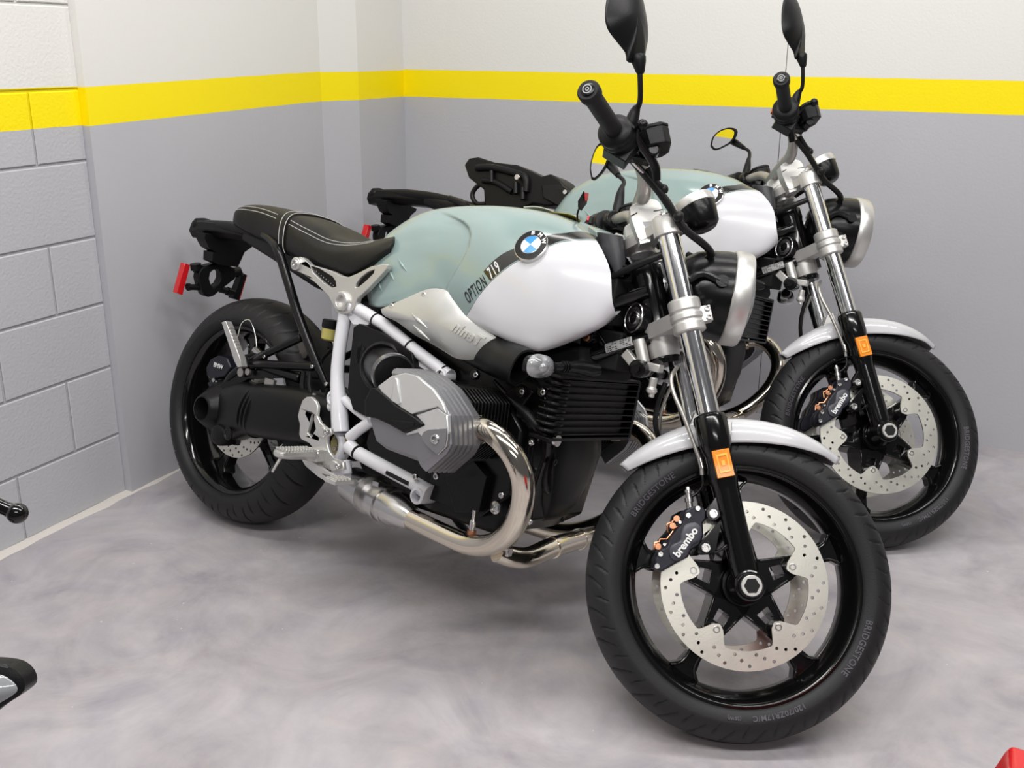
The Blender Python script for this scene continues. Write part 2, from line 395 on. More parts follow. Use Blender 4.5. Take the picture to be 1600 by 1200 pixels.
# floor: worn grey-mauve concrete
def floor_mat():
    m = mat('worn_concrete', (.4, .38, .39), .38, spec=.45); nt = m.node_tree; b = nt.nodes['Principled BSDF']
    tc = nt.nodes.new('ShaderNodeTexCoord')
    def nz(s, d, dist=0., rough=.55):
        n = nt.nodes.new('ShaderNodeTexNoise'); n.inputs['Scale'].default_value = s; n.inputs['Detail'].default_value = d; n.inputs['Distortion'].default_value = dist
        n.inputs['Roughness'].default_value = rough; nt.links.new(tc.outputs['Object'], n.inputs['Vector']); return n.outputs[0]
    def ramp(v, stops):
        r = nt.nodes.new('ShaderNodeValToRGB'); e = r.color_ramp.elements
        e[0].position, e[0].color = stops[0][0], (*stops[0][1], 1); e[1].position, e[1].color = stops[-1][0], (*stops[-1][1], 1)
        for p, c in stops[1:-1]: x = e.new(p); x.color = (*c, 1)
        nt.links.new(v, r.inputs[0]); return r.outputs[0]
    c1 = ramp(nz(2.4, 9, 1.4, .68), [(.30, (.24, .215, .24)), (.44, (.36, .335, .355)), (.6, (.47, .445, .465)), (.78, (.58, .56, .575))])
    c2 = ramp(nz(6, 6, 1.2), [(.32, (.31, .285, .335)), (.5, (.43, .405, .415)), (.68, (.53, .47, .465))])
    n = nt.nodes.new('ShaderNodeMix'); n.data_type = 'RGBA'; n.inputs[0].default_value = .38; nt.links.new(c1, n.inputs[6]); nt.links.new(c2, n.inputs[7])
    v = nt.nodes.new('ShaderNodeTexVoronoi'); v.inputs['Scale'].default_value = 15; v.inputs['Randomness'].default_value = 1; nt.links.new(tc.outputs['Object'], v.inputs['Vector'])
    sp = mth(nt, 'LESS_THAN', v.outputs['Distance'], mth(nt, 'MULTIPLY_ADD', nz(3, 3), .12, -.028))
    c = mixc(nt, mth(nt, 'MULTIPLY', sp, .55), n.outputs[2], (.72, .71, .70)); nt.links.new(c, b.inputs['Base Color'])
    r = nt.nodes.new('ShaderNodeMapRange'); r.inputs[3].default_value = .26; r.inputs[4].default_value = .55; nt.links.new(nz(3, 6), r.inputs[0]); nt.links.new(r.outputs[0], b.inputs['Roughness'])
    bp = nt.nodes.new('ShaderNodeBump'); bp.inputs['Strength'].default_value = .3; bp.inputs['Distance'].default_value = .003
    nt.links.new(mth(nt, 'ADD', nz(60, 6), mth(nt, 'MULTIPLY', nz(7, 3), 2.)), bp.inputs['Height']); nt.links.new(bp.outputs[0], b.inputs['Normal'])
    return m
g = G(); g.box((.6, 1.6, -.05), (7, 8, .1)); tag(g.obj('floor', floor_mat()), kind='structure')
# pale crumbled fillet where the block wall meets the floor
mfil = mat('mortar_pale', (.62, .58, .54), .9, bump=.8, bscale=60)
g = G(); a = V((*onL(U0, .0), 0)); b = V((*onL(3.1, .024), 0)); n_ = 90; R = []
for i in range(n_ + 1):
    p = a.lerp(b, i / n_) ; hgt = .004 + .004 * random.random(); wd = .006 + .007 * random.random()
    R.append([p - nL * .02, p + nL * wd * 1.6 , p + nL * wd * .8 + V((0, 0, hgt * .6)), p + V((0, 0, hgt)) - nL * .02])
g.rings(R); tag(g.obj('trim_1', mfil), kind='structure')

# ------------------------------------------------------------------ wheels and tyres
def tyre_g(R0, w, wb, drop, ngroove, seed, N=1200):
    g = G(); prof = [(-wb + .004, .2315), (-wb, .2325), (-wb - (w - wb) * .55, .238)]
    nc = 44
    for i in range(nc + 1):
        ph = (-1 + 2 * i / nc) * pi / 2; prof.append((w * sin(ph), R0 - drop * (1 - cos(ph))))
    prof += [(-p[0], p[1]) for p in prof[2::-1]]
    s_of = [None] * 3 + [(-1 + 2 * i / nc) for i in range(nc + 1)] + [None] * 3
    P = 2 * pi / ngroove; vs = []; K = len(prof)
    for i in range(N):
        th = 2 * pi * i / N; c, s = cos(th), sin(th)
        for (y, r), q in zip(prof, s_of):
            d = 0.
            if q is not None and .12 < abs(q) < .93:
                a = abs(q); sg = 1 if q > 0 else -1
                for fam in (0, 1):
                    lo, hi = ((.18, .80), (.50, .92))[fam]
                    if lo < a < hi:
                        tc = P * (.5 * fam + (.25 if sg > 0 else 0)) + .22 * (a - lo) ** 1.6 + (.04 * fam)
                        e = (th - tc + P / 2) % P - P / 2
                        end = min(1, min(a - lo, hi - a) / .06); hw = .0085 * (.55 + .45 * end)
                        d = max(d, max(0, 1 - (abs(e) / hw) ** 2) ** .5 * end if abs(e) < hw else 0)
            rr = r - .005 * d; vs.append((rr * c, y, rr * s))
    fs = [(i * K + j, i * K + j + 1, ((i + 1) % N) * K + j + 1, ((i + 1) % N) * K + j) for i in range(N) for j in range(K - 1)]
    return g.add(vs, fs)
def ring_g(g, prof, n=96):
    return g.rings([[V((r * cos(2 * pi * j / n), y, r * sin(2 * pi * j / n))) for j in range(n)] for y, r in prof], closed=True)
def side_text(g, body, size, th0, r0, y0, sg=-1, space=1.1, bold=0.0003):
    def f(u, v, w_):
        r = r0 + v; th = th0 - u / r0 * (-sg); y = sg * (y0 + (r - .234) * .33 + .0003 + w_ + .0004)
        return V((r * cos(th), y, r * sin(th)))
    g.text(body, size, f, .0005, bold=bold, space=space)
def wheel(g, hub_r, y_hub, phase, wrim):
    ring_g(g, [(-wrim, .2325), (-wrim - .001, .226), (-wrim + .004, .220), (-wrim + .012, .2165), (-.018, .203), (.018, .203), (wrim - .012, .2165), (wrim - .004, .220), (wrim + .001, .226), (wrim, .2325), (wrim - .004, .2345), (wrim - .008, .228), (.02, .212), (-.02, .212), (-wrim + .008, .228), (-wrim + .004, .2345)])
    for k in range(5):
        t = phase + 2 * pi * k / 5; X = V((cos(t), 0, sin(t))); Y = V((-sin(t), 0, cos(t))); Z = V((0, 1, 0))
        fr = (V((0, 0, 0)), X, Y, Z)
        g.prism([(.015, -.036), (.045, -.036), (.075, -.027), (.106, -.020), (.116, -.012), (.116, .012), (.106, .020), (.075, .027), (.045, .036), (.015, .036)], -.046, .046,
                [[(.062, -.013), (.062, .013), (.086, .011), (.086, -.011)]], fr)
        g.prism([(.10, -.021), (.13, -.0165), (.165, -.0155), (.188, -.02), (.2, -.033), (.207, -.045), (.207, .045), (.2, .033), (.188, .02), (.165, .0155), (.13, .0165), (.10, .021)], -.017, .017, (), fr)
        for sg in (-1, 1):   # raised ribs along each spoke edge
            g.tube([X * .05 + Y * .031 * sg + Z * -.046, X * .1 + Y * .02 * sg + Z * -.046], .003, 8)
            g.tube([X * .125 + Y * .012 * sg + Z * -.017, X * .17 + Y * .011 * sg + Z * -.017, X * .19 + Y * .016 * sg + Z * -.018, X * .202 + Y * .03 * sg + Z * -.02], .0035, 8, k=8)
    g.lathe((0, -y_hub, 0), (0, 1, 0), [(0, .026), (0, hub_r * .8), (.012, hub_r), (2 * y_hub - .012, hub_r), (2 * y_hub, hub_r * .8), (2 * y_hub, .02)], 40)
    return g
def disc_g(R, Ri, lobes, phase, rb, y, th=.005, hr=.0034):
    g = G(); n = 240; inner = []
    for i in range(n):
        a = 2 * pi * i / n; r = Ri
        for k in range(lobes):
            e = abs((a - phase - 2 * pi * k / lobes + pi) % (2 * pi) - pi) * rb
            if e < .026: r = min(r, Ri - (Ri - rb + .012) * (1 - .12 * (e / .008) ** 2 if e < .008 else .88 * max(0, (0.5 + .5 * cos(pi * (e - .008) / .018))) ** .75))
        inner.append((r * cos(a), r * sin(a)))
    holes = []
    for k in range(20):
        for m, rr in enumerate((Ri + .008, Ri + .018, Ri + .028)):
            a = 2 * pi * (k + m * .33) / 20 + phase + .1; holes.append(circ(rr * cos(a), rr * sin(a), hr, 10))
    g.prism(circ(0, 0, R, 120), y - th / 2, y + th / 2, [inner] + holes); return g

# ------------------------------------------------------------------ the motorcycle
def mirrored(o, root, **k):
    c = o.copy(); COL.objects.link(c); c.parent = root
    c.matrix_basis = Mx.Scale(-1, 4, (0, 1, 0)) @ o.matrix_basis if not k.get('steer') else STEER @ Mx.Scale(-1, 4, (0, 1, 0))
    for ch in o.children:
        d = ch.copy(); COL.objects.link(d); d.parent = c
    return c
def build_bike():
    root = bpy.data.objects.new('motorcycle', None); COL.objects.link(root)
    P = root
    # ---- front wheel
    WM = STEER @ Mx.Translation(AX)
    fw_ = wheel(G(), .040, .058, pi / 5, .052).obj('front_wheel', 'gloss', P, 35, bev=.0025, mtx=WM)
    for y, nm in ((-.070, 'brake_disc'), (.070, 'brake_disc')):
        disc_g(.160, .1225, 5, pi / 5, .10, y).obj(nm, 'disc', fw_, 35)
    for k in range(5):
        t = 2 * pi * k / 5 + pi / 5; c = V((.10 * cos(t), 0, .10 * sin(t)))
        G().lathe(c + V((0, -.046, 0)), (0, -1, 0), [(0, .011), (.022, .011), (.0235, .0095)], 20).bolt(c + V((0, -.069, 0)), (0, -1, 0), .0075, .004).obj('disc_bolt', 'steel', fw_, 35)
    for nm, sg in (('abs_ring', -1),):
        g = G(); ring_g(g, [(-.064, .040), (-.064, .034), (-.060, .034), (-.060, .040)], 48); g.obj(nm, 'satin', fw_)
    ty = tyre_g(.300, .060, .052, .045, 30, 1).obj('front_tyre', 'rubber', P, 50, mtx=WM)
    for tx, sz, an in (('BRIDGESTONE', .0165, -13), ('120/70ZR17M/C', .014, -60), ('BRIDGESTONE', .0165, 150), ('(58W)', .009, -80)):
        g = G(); side_text(g, tx, sz, radians(an), .2475, .054); g.obj('tyre_lettering', 'letter', ty, 50)
    # ---- fork legs
    for sg in (-1, 1):
        y = .100 * sg
        g = G(); n = 28
        g.lathe(fk(-.012, 0, y), UA, [(0, .018), (.012, .024), (.05, .0255), (.195, .0255), (.205, .0265), (.215, .0285), (.232, .0285), (.240, .0262), (.262, .0262), (.275, .0305), (.29, .0325), (.335, .0325), (.342, .030), (.345, .0225)], n)
        g.lathe(AX + V((0, .078 * sg, 0)), (0, sg, 0), [(0, .034), (.02, .034), (.036, .029), (.05, .029), (.052, .026)], 28)
        g.lathe(AX + V((0, .056 * sg, 0)), (0, sg, 0), [(0, .026), (.03, .026)], 20)
        # caliper mounting arms
        p1 = V((1.397, 0, .412)); p2 = V((1.399, 0, .346)); a, b_, c_ = fk(.175, -.015), fk(.128, -.015), fk(.075, -.015)
        q = lambda v: (v.x, v.z)
        g.prism([q(p1 + V((-.012, 0, .006))), q(p1 + V((-.004, 0, -.014))), q(b_ + V((0, 0, -.002))), q(b_ + UA * .012), q(a + UA * .006)][::-1], y - .010, y + .010,
                [[q(p1 + V((.018, 0, .006))), q(p1 + V((.018, 0, -.006))), q(b_ + UA * .012 + V((-.006, 0, 0))), q(a + V((-.008, 0, -.006)))]])
        g.prism([q(p2 + V((-.014, 0, 0))), q(p2 + V((-.004, 0, -.015))), q(c_), q(b_ + UA * .004), q(b_ - V((.006, 0, -.004)))][::-1], y - .010, y + .010,
                [[q(p2 + V((.02, 0, .004))), q(p2 + V((.018, 0, -.008))), q(c_ + V((-.008, 0, .006))), q(b_ + V((-.006, 0, -.012)))]])
        for p_ in (p1, p2): g.lathe(p_ + V((0, y - .012, 0)), (0, 1, 0), [(0, .013), (.024, .013)], 20)
        leg = g.obj('fork_leg', 'gloss', P, 30, bev=.0015, steer=True)
        G().lathe(fk(.335, 0, y), UA, [(0, .0225), (.408, .0225)], 32).obj('fork_stanchion', 'chrome', leg)
        g = G()
        for p_ in (p1, p2): g.bolt(p_ + V((0, y + .012 * sg, 0)), (0, sg, 0), .009, .007)
        g.obj('mounting_bolt', 'steel', leg)
        ey = V((0, sg, 0))
        g = G(); O = fk(.232, 0, y + .0275 * sg); g.prism([(-.0165, -.0265), (.0165, -.0265), (.0165, .0265), (-.0165, .0265)], 0, .007, (), (O, VF, UA, ey))
        g.mi = 1; g.prism([(-.011, -.018), (.011, -.018), (.011, .018), (-.011, .018)], .007, .0085, [[(-.008, -.014), (.008, -.014), (.008, .014), (-.008, .014)]], (O, VF, UA, ey)); g.prism([(-.0035, -.005), (.0035, -.005), (.0035, .005), (-.0035, .005)], .007, .0085, (), (O, VF, UA, ey))
        tag(g.obj('side_reflector', ['orange', 'orangel'], leg, bev=.001), 'amber rectangular reflector')
        # axle nut; a dark hexagonal plug paints the shade of its socket
        g = G(); c = AX + V((0, .130 * sg, 0)); g.lathe(c - V((0, .004 * sg, 0)), (0, sg, 0), [(0, .0235), (.009, .0235), (.012, .0215), (.012, .0155), (-.004, .0150)], 36, cap=False)
        g.obj('axle_nut', 'satin', leg)
        G().lathe(c - V((0, .004 * sg, 0)), (0, sg, 0), [(0, .0195), (.0165, .0195), (.0175, .0185), (.0175, .0150)], 36).obj('axle_ring', 'cast', leg)
        G().lathe(c - V((0, 0, 0)), (0, sg, 0), [(0, .0150), (.0140, .0150)], 6, a0=.3).obj('hex_socket_shade', 'dark', leg)
    # ---- brake calipers
    cal = U2(zc([(440, 290), (530, 235), (640, 230), (690, 290), (690, 380), (650, 430), (660, 580), (620, 680), (520, 740), (480, 830), (360, 890), (170, 1000), (85, 960), (95, 850), (150, 750), (240, 700), (270, 600), (390, 460), (430, 380)], 1010, 760, 7.5), -.092, True)
    bad = U2(zc([(520, 425), (585, 425), (640, 480), (650, 570), (620, 640), (540, 690), (490, 790), (430, 850), (350, 870), (290, 830), (275, 740), (310, 680), (390, 640), (410, 550), (450, 460)], 1010, 760, 7.5), -.112, True)
    Sz = lambda a, b, y: S(1010 + a / 7.5, 760 + b / 7.5, y)
    g = G(); g.prism(cal, -.072, -.104); g.prism([(x * .999 + .001, z) for x, z in cal], -.068, -.040)
    cl = g.obj('brake_caliper', 'caliper', P, bev=.003, steer=True)
    G().pillow(bad, -.100, -.108, -.003, 6, 6).obj('caliper_badge', mat('badge_grey', (.05, .05, .065), .4, bump=.1), cl)
    A_, B_ = Sz(365, 790, -.113), Sz(560, 520, -.113); ex = (B_ - A_); L_ = ex.length; ex.normalize(); ez = V((0, -1, 0)); ey = ez.cross(ex)
    mid = (A_ + B_) / 2; g = G(); g.text('brembo', .0205, lambda u, v, w_: mid + ex * u + ey * v + ez * (w_ - .0008), .0008, bold=.0006, space=.98, sx=1.0)
    g.obj('caliper_lettering', 'wht', cl)
    for a, b in ((490, 340), (600, 258), (165, 795), (125, 935), (390, 420), (210, 680)):
        G().bolt(Sz(a, b, -.104) , (0, -1, 0), .0052 if a > 450 or a < 200 else .0035, .005).obj('caliper_bolt', 'steel', cl)
    g = G()
    for l in ([(250, 540), (245, 440), (300, 420), (345, 370)], [(90, 740), (100, 660), (150, 650), (160, 620), (240, 620), (330, 500), (360, 470)]):
        g.tube([Sz(a, b, -.085) for a, b in l], .0022, 8)
    for (a, b) in ((300, 465), (130, 705), (345, 380)): g.lathe(Sz(a, b, -.08), (0, -1, 0), [(0, .006), (.012, .006)], 14)
    g.obj('brake_pad_clip', 'copper', cl)
    g = G(); g.lathe(Sz(505, 200, -.085), Sz(480, -40, -.085) - Sz(505, 200, -.085), [(-.01, .0065), (.002, .0065), (.003, .0085), (.011, .0085), (.012, .0055), (.020, .0055), (.021, .0075), (.026, .0075), (.027, .005), (.032, .004)], 18)
    g.obj('bleed_fitting', 'steel', cl)
    # far side caliper
    g = G(); g.prism([(x, z) for x, z in cal], .072, .104); g.prism(cal, .068, .040); g.obj('brake_caliper', 'caliper', P, bev=.003, steer=True)
    # ---- front fender
    def arc(r, y, a0, a1, n=9): return [(WB + r * cos(a0 + (a1 - a0) * i / (n - 1)), y, .3 + r * sin(a0 + (a1 - a0) * i / (n - 1))) for i in range(n)]
    a0, a1 = radians(149.5), radians(65)
    def edge(y, rmid, rend, e0, e1, n=13):
        o = []
        for i in range(n):
            t = i / (n - 1); b = 1 - abs(2 * t - .95) ** 2.2; b = max(0, b); r = rend + (rmid - rend) * b; a = e0 + (e1 - e0) * t; o.append((WB + r * cos(a), y * (.22 + .78 * min(1, 4.5 * min(t, 1 - t)) ** .6), .3 + r * sin(a)))
        return o
    g = G()
    g.patch([arc(.331, 0, a0 - .0, a1, 13), edge(-.030, .329, .329, a0, a1), edge(-.054, .320, .322, a0, a1), edge(-.0645, .302, .317, a0, a1), edge(-.067, .276, .313, a0, a1)], 60, 18)
    fd = g.obj('front_fender', 'fender', P, 50, solid=.003, weld=True, steer=True)
    for sg in (-1, 1):
        g = G(); g.prism([(1.35, .585), (1.395, .600), (1.402, .565), (1.345, .545)], .060 * sg, .078 * sg); g.prism([(1.33, .590), (1.365, .612), (1.35, .640), (1.335, .63)], .050 * sg, .07 * sg); g.obj('fender_bracket', 'cast', fd, bev=.002)
    # ---- triple clamps
    def clamp(name, s, y0, y1, thick, m):
        g = G(); O = fk(s, 0)
        Xv, Yv, Zv = VF, V((0, 1, 0)), UA
        so = -.0427   # steering axis offset behind the legs
        out = [(.022, -.112), (.0, -.122), (-.022, -.112), (-.030, -.095), (-.058, -.05), (-.078, -.02), (-.078, .02), (-.058, .05), (-.030, .095), (-.022, .112), (0, .122), (.022, .112), (.026, .085), (.008, .055), (-.01, .03), (-.01, -.03), (.008, -.055), (.026, -.085)]
        out = smooth2(out, 90); g.prism(out, 0, thick, (), (O, Xv, Yv, Zv))
        return g
    g = clamp('upper', .712, 0, 0, .022, 0)
    for sg in (-1, 1):
        g.lathe(fk(.70, 0, .10 * sg), UA, [(0, .029), (.034, .029), (.040, .026), (.040, .0)], 28)
        g.lathe(fk(.738, 0, .10 * sg), UA, [(0, .013), (.008, .013), (.011, .010), (.011, .006), (.016, .006), (.017, 0)], 20)
    g.lathe(fk(.70, -.0427, 0), UA, [(0, .026), (.045, .026), (.048, .02)], 24)
    uc = g.obj('upper_fork_clamp', 'cast', P, 30, bev=.003, steer=True)
    g = clamp('lower', .515, 0, 0, .03, 0)
    for sg in (-1, 1):
        g.lathe(fk(.498, 0, .10 * sg), UA, [(0, .030), (.003, .0325), (.018, .0325), (.020, .0305), (.024, .0305), (.026, .0335), (.036, .0335), (.038, .0305), (.042, .0305), (.044, .0325), (.064, .0325), (.068, .029)], 32)
        g.box(fk(.528, .036, .104 * sg), (.022, .024, .032), Mx.Rotation(-RAKE, 3, 'Y'))
    g.lathe(fk(.47, -.0427, 0), UA, [(0, .03), (.02, .034), (.05, .036), (.075, .036)], 28)
    g.lathe(fk(.47, -.09, -.02), UA, [(0, .012), (.05, .013)], 20)
    lc = g.obj('lower_fork_clamp', 'cast', P, 30, bev=.003, steer=True)
    g = G()
    for d in (.519, .537): g.bolt(fk(d, .040, -.115), (0, -1, 0), .006, .006)
    g.obj('pinch_bolt', 'steel', lc)
    # ---- handlebar risers
    for sg in (-1, 1):
        zz = lambda l: [(lambda q: (q.x, q.z))(S(a, b, -.075)) for a, b in l]
        out = zz([(984, 325), (990, 320), (998, 316), (1010, 312), (1021, 312), (1029, 316), (1034, 326), (1036, 338), (1031, 350), (1018, 364), (1008, 374), (998, 374), (991, 356), (986, 341)])
        g = G().prism(smooth2(out, 48), .078 * sg, .044 * sg)
        g.prism(zz([(996, 360), (1018, 358), (1016, 378), (1000, 382)]), .076 * sg, .046 * sg)
        ri = g.obj('handlebar_riser', 'cast', P, 30, bev=.003, steer=True)
        if sg < 0:
            for l in ([(985.5, 337.5), (996, 332), (996, 334), (986, 339.5)], [(1021, 330), (1035, 327.5), (1035, 329), (1021, 331.5)]): G().prism(zz(l), -.0785, -.0775).obj('clamp_gap_shade', 'dark', ri)  # thin dark strips paint the shade of the clamp split
            G().prism(zz([(1003, 347.5), (1025, 346.5), (1021, 351.5), (1014, 354), (1008, 356)]), -.0785, -.0775).obj('riser_slot_shade', 'tag', ri)  # flat grey plate on the riser paints a shaded slot
    # ---- handlebar, grips, switches
    bp_ = [(1.106, 0, 1.0), (1.107, -.055, 1.0), (1.108, -.092, 1.003), (1.103, -.118, 1.02), (1.086, -.150, 1.036), (1.06, -.20, 1.036), (1.03, -.27, 1.033), (.969, -.425, 1.026)]
    full = [(x, -y, z) for x, y, z in bp_[::-1]] + bp_[1:]
    rr = [.0112, .0112, .0112, .0125, .014, .0155, .0155, .0155, .0155, .0155, .014, .0125, .0112, .0112, .0112]
    G().tube(full, rr, 20, k=90).obj('handlebar', 'bar', P, steer=True)
    e1, e0 = V(bp_[-1]), V(bp_[-2])
    for sg in (-1, 1):
        F = lambda v: V((v.x, v.y if sg < 0 else -v.y, v.z)); a, b = F(e0), F(e1); d = (b - a).normalized(); L = (b - a).length
        g = G().lathe(a, d, [(.022, .0165), (.05, .017), (L - .012, .0168), (L - .01, .0205), (L + .004, .021), (L + .009, .018)] , 28)
        gr = g.obj('handlebar_grip', 'grip', P, steer=True)
        G().lathe(b + d * .006, d, [(0, .0125), (.005, .0125), (.006, .010)], 24).obj('bar_end', 'satin', gr)
        g = G(); ring = b + d * .0115; x_, y_, z_ = frame_z(d); g.rings([[ring + (x_ * cos(t) + y_ * sin(t)) * r_ + d * h_ for r_, h_ in ((.0085, 0), (.0085, .0015), (.0068, .0015), (.0068, 0))] for t in (2 * pi * i / 24 for i in range(24))], closed=True); g.bolt(ring - d * .001, d, .0038, .002); g.obj('bar_end_ring', 'tag', gr)
        # throttle tube flange + switch housing
        g = G().lathe(a, d, [(-.052, .022), (-.05, .031), (-.012, .034), (.0, .035), (.004, .032), (.008, .034), (.016, .034), (.022, .027), (.024, .018)], 32)
        g.box(a - d * .035 + V((.0, 0, -.014)), (.05, .04, .05), Mx.Rotation(.3, 3, 'Y')); g.box(a - d * .03 + V((-.028, 0, .0)), (.02, .022, .02))
        sw = g.obj('switch_housing', 'black', P, bev=.005, seg=3, steer=True)
        G().box(a - d * .03 + V((-.04, 0, .004)), (.006, .014, .012)).obj('kill_switch', 'red', sw, bev=.001)
        # perch, reservoir and lever
        g = G(); pc = a - d * .075
        g.lathe(pc - d * .012, d, [(0, .021), (.024, .021)], 24); g.box(pc + V((.026, 0, .0)), (.04, .03, .03)); g.tube([pc + V((.04, .03 * -sg * -1, 0)), pc + V((.045, .0, .0)), pc + V((.046, .045 * sg, -.002))], .012, 14)
        pr = g.obj('brake_master_cylinder' if sg < 0 else 'clutch_master_cylinder', 'satin', P, bev=.003, steer=True)
        rc = (S(1020, 222, -.215) if sg < 0 else (lambda q: V((q.x, -q.y, q.z)))(S(1020, 222, -.215))); ro = Mx.Rotation(-.5, 3, 'Y')
        g = G(); X_, Y_, Z_ = ro @ V((1, 0, 0)), V((0, 1, 0)), ro @ V((0, 0, 1))
        out = [(a * 1.12, b * 1.12) for a, b in [(-.022, -.026), (-.012, -.034), (.014, -.034), (.026, -.022), (.028, .020), (.018, .033), (-.012, .034), (-.024, .024)]]
        g.prism(out, -.020, .014, (), (rc, X_, Y_, Z_), taper=1.08); g.prism([(p * 1.1, q_ * 1.1) for p, q_ in out], .014, .021, (), (rc, X_, Y_, Z_)); g.obj('fluid_reservoir', 'black', pr, bev=.003, seg=3)
        lv = [S(1026, 282, -.205), S(1024, 262, -.215), S(1014, 243, -.23), S(1001, 226, -.25), S(994, 210, -.27), S(997, 200, -.285), S(1004, 195, -.295)]
        if sg > 0: lv = [V((p.x, -p.y, p.z)) for p in lv]
        if sg > 0: g = G().tube(lv, [.008, .009, .009, .008, .0065, .006, .006], 12, k=30); g.ell(lv[-1], (.0105, .0105, .0105)); g.obj('clutch_lever', 'satin', P, steer=True)
    # ---- mirrors
    s1 = S(986, 193, -.265); s2 = S(993, 172, -.275); s3 = S(1000, 158, -.29); s4 = S(1000, 118, -.31)
    mh = S(985, 26, -.33); base = S(998, 94, -.315); Yv = (S(978, -38, -.34) - base).normalized()
    Zv = V((.72, -.68, .1)); Zv = (Zv - Yv * Zv.dot(Yv)).normalized(); Xv = Yv.cross(Zv)
    def onpl(px, py):
        o = ray(px, py, True, 1, -1.); d = (ray(px, py, True, 1, 0) - o).normalized(); t = (mh - o).dot(Zv) / d.dot(Zv); q_ = o + d * t - mh; return (q_.dot(Xv), q_.dot(Yv))
    ho = [onpl(*a) for a in ((1010, 95), (986, 95), (982, 80), (968, 62), (955, 44), (950.5, 26), (952, 2), (957, -20), (967, -40), (982, -50), (995, -42), (1003, -18), (1009, 8), (1014, 36), (1015.5, 58), (1012, 78))]
    m_ = G().tube([s1, s2, s3, s4, base], [.0065, .006, .005, .005, .006], 14, k=26); m_.tube([s1 - (s2 - s1) * .3, s1, s1.lerp(s2, .8), s2.lerp(s3, .4)], [.012, .0135, .0105, .0065], 16, k=10)
    rm = m_.obj('mirror', 'black', P, steer=True)
    G().pillow(ho, 0, .004, .022, 2.2, 10, (mh - Zv * .008, Xv, Yv, Zv)).obj('mirror_housing', 'black', rm, 60)
    G().pillow([(a * .92, b * .94) for a, b in ho], 0, -.001, -.0004, 3, 4, (mh - Zv * .008, Xv, Yv, Zv)).obj('mirror_glass', 'glass', rm, 60)
    G().lathe(S(1001, 115, -.312), Yv, [(0, .0065), (.004, .0085), (.022, .0135), (.030, .0145), (.034, .013)], 20).obj('mirror_neck', 'black', rm)
    # ---- headlamp
    hc = V((1.343, 0, .866)); hd = V((1, 0, .08)).normalized()
    g = G().lathe(hc, hd, [(-.135, .0), (-.134, .02), (-.127, .045), (-.112, .065), (-.088, .082), (-.06, .090), (-.025, .0945), (-.010, .095)], 48)
    hl = g.obj('headlight', 'black', P, 60, steer=True); hl.data.materials[0] = M['satin']
    G().lathe(hc, hd, [(-.012, .0955), (-.010, .098), (.0, .0995), (.022, .098), (.027, .095), (.025, .090)], 56).obj('headlight_bezel', 'silver', hl, 60)
    G().lathe(hc, hd, [(.014, .091), (.024, .090), (.032, .073), (.041, .04), (.043, .0)], 40).obj('headlight_lens', 'clear', hl, 60)
    g = G()
    for sg in (-1, 1): g.tube([fk(.60, .01, .09 * sg), V((1.262, .095 * sg, .87)), V((1.30, .098 * sg, .865))], .007, 10, k=8); g.lathe(V((1.305, .090 * sg, .865)), (0, sg, 0), [(0, .013), (.014, .013)], 18)
    g.obj('headlight_bracket', 'satin', hl)
    # ---- speedometer
    gc = S(1061, 332, 0); gd = (S(1052, 316, 0) - S(1090, 366, 0)).normalized(); gc = V((1.222, 0, 1.042)); gd = V((-.60, .12, .80)).normalized()
    g = G().lathe(gc, gd, [(-.056, .0), (-.056, .024), (-.048, .032), (-.02, .039), (-.004, .0405)], 40); sp_ = g.obj('speedometer', 'satin', P, 50, steer=True)
    G().lathe(gc, gd, [(-.006, .041), (-.005, .043), (.010, .0435), (.014, .042), (.013, .039)], 40).obj('speedometer_bezel', 'silver', sp_, 50)
    G().lathe(gc, gd, [(.009, .0395), (.011, .0)], 32).obj('speedometer_glass', 'smoke', sp_)
    G().tube([gc - gd * .03, V((1.20, 0, .975)), fk(.715, -.01, 0)], .010, 10, k=8).obj('speedometer_bracket', 'satin', sp_)
    # ---- cables and brake lines
    def hose(pts, r, m='hose', nm='cable', st=True, k=40): return G().tube(pts, r, 12, k=k).obj(nm, m, P, steer=st)
    hose([S(980, 240, -.19), S(1005, 270, -.165), S(1030, 300, -.15), S(1056, 338, -.13), S(1072, 360, -.12), S(1100, 382, -.10), S(1111, 396, -.08), S(1105, 405, -.06), S(1080, 409, -.03), S(1062, 412, .0)], .0078)
    hose([S(988, 252, -.185), S(1015, 280, -.16), S(1040, 306, -.145), S(1058, 334, -.12)], .0042, 'steel', 'brake_line')
    g = G()
    for a, b in ((1036, 296), (1060, 338)): g.ell(S(a, b, -.146), (.011, .011, .011))
    g.obj('cable_clip', 'hose', P, steer=True)
    hose([S(1012, 262, -.17), S(1026, 284, -.16), S(1034, 292, -.155)], .006)
    hose([S(1084, 420, -.07), S(1100, 440, -.02), S(1095, 410, .0), S(1075, 398, .03)], .007)
    hose([U(935, 440, -.05), U(965, 428, -.06), U(1005, 410, -.07), U(1035, 398, -.06)], .0075, st=False)
    hose([S(1058, 574, -.06), S(1049, 590, -.08), S(1053, 615, -.09), S(1068, 650, -.094), S(1083, 690, -.094), S(1095, 725, -.092), S(1097, 742, -.09)], .0042, 'bar', 'brake_line')
    hose([S(1097, 738, -.09), S(1098, 758, -.09), S(1090, 770, -.087), S(1080, 776, -.086)], .003, 'satin', 'brake_pipe')
    hose([S(1040, 598, .0), S(1028, 630, .01), S(1024, 660, .03), S(1030, 690, .07)], .0055, 'hose', 'brake_line')
    hose([S(1050, 600, .02), S(1034, 640, .04), S(1030, 680, .08)], .0035, 'bar', 'brake_line')
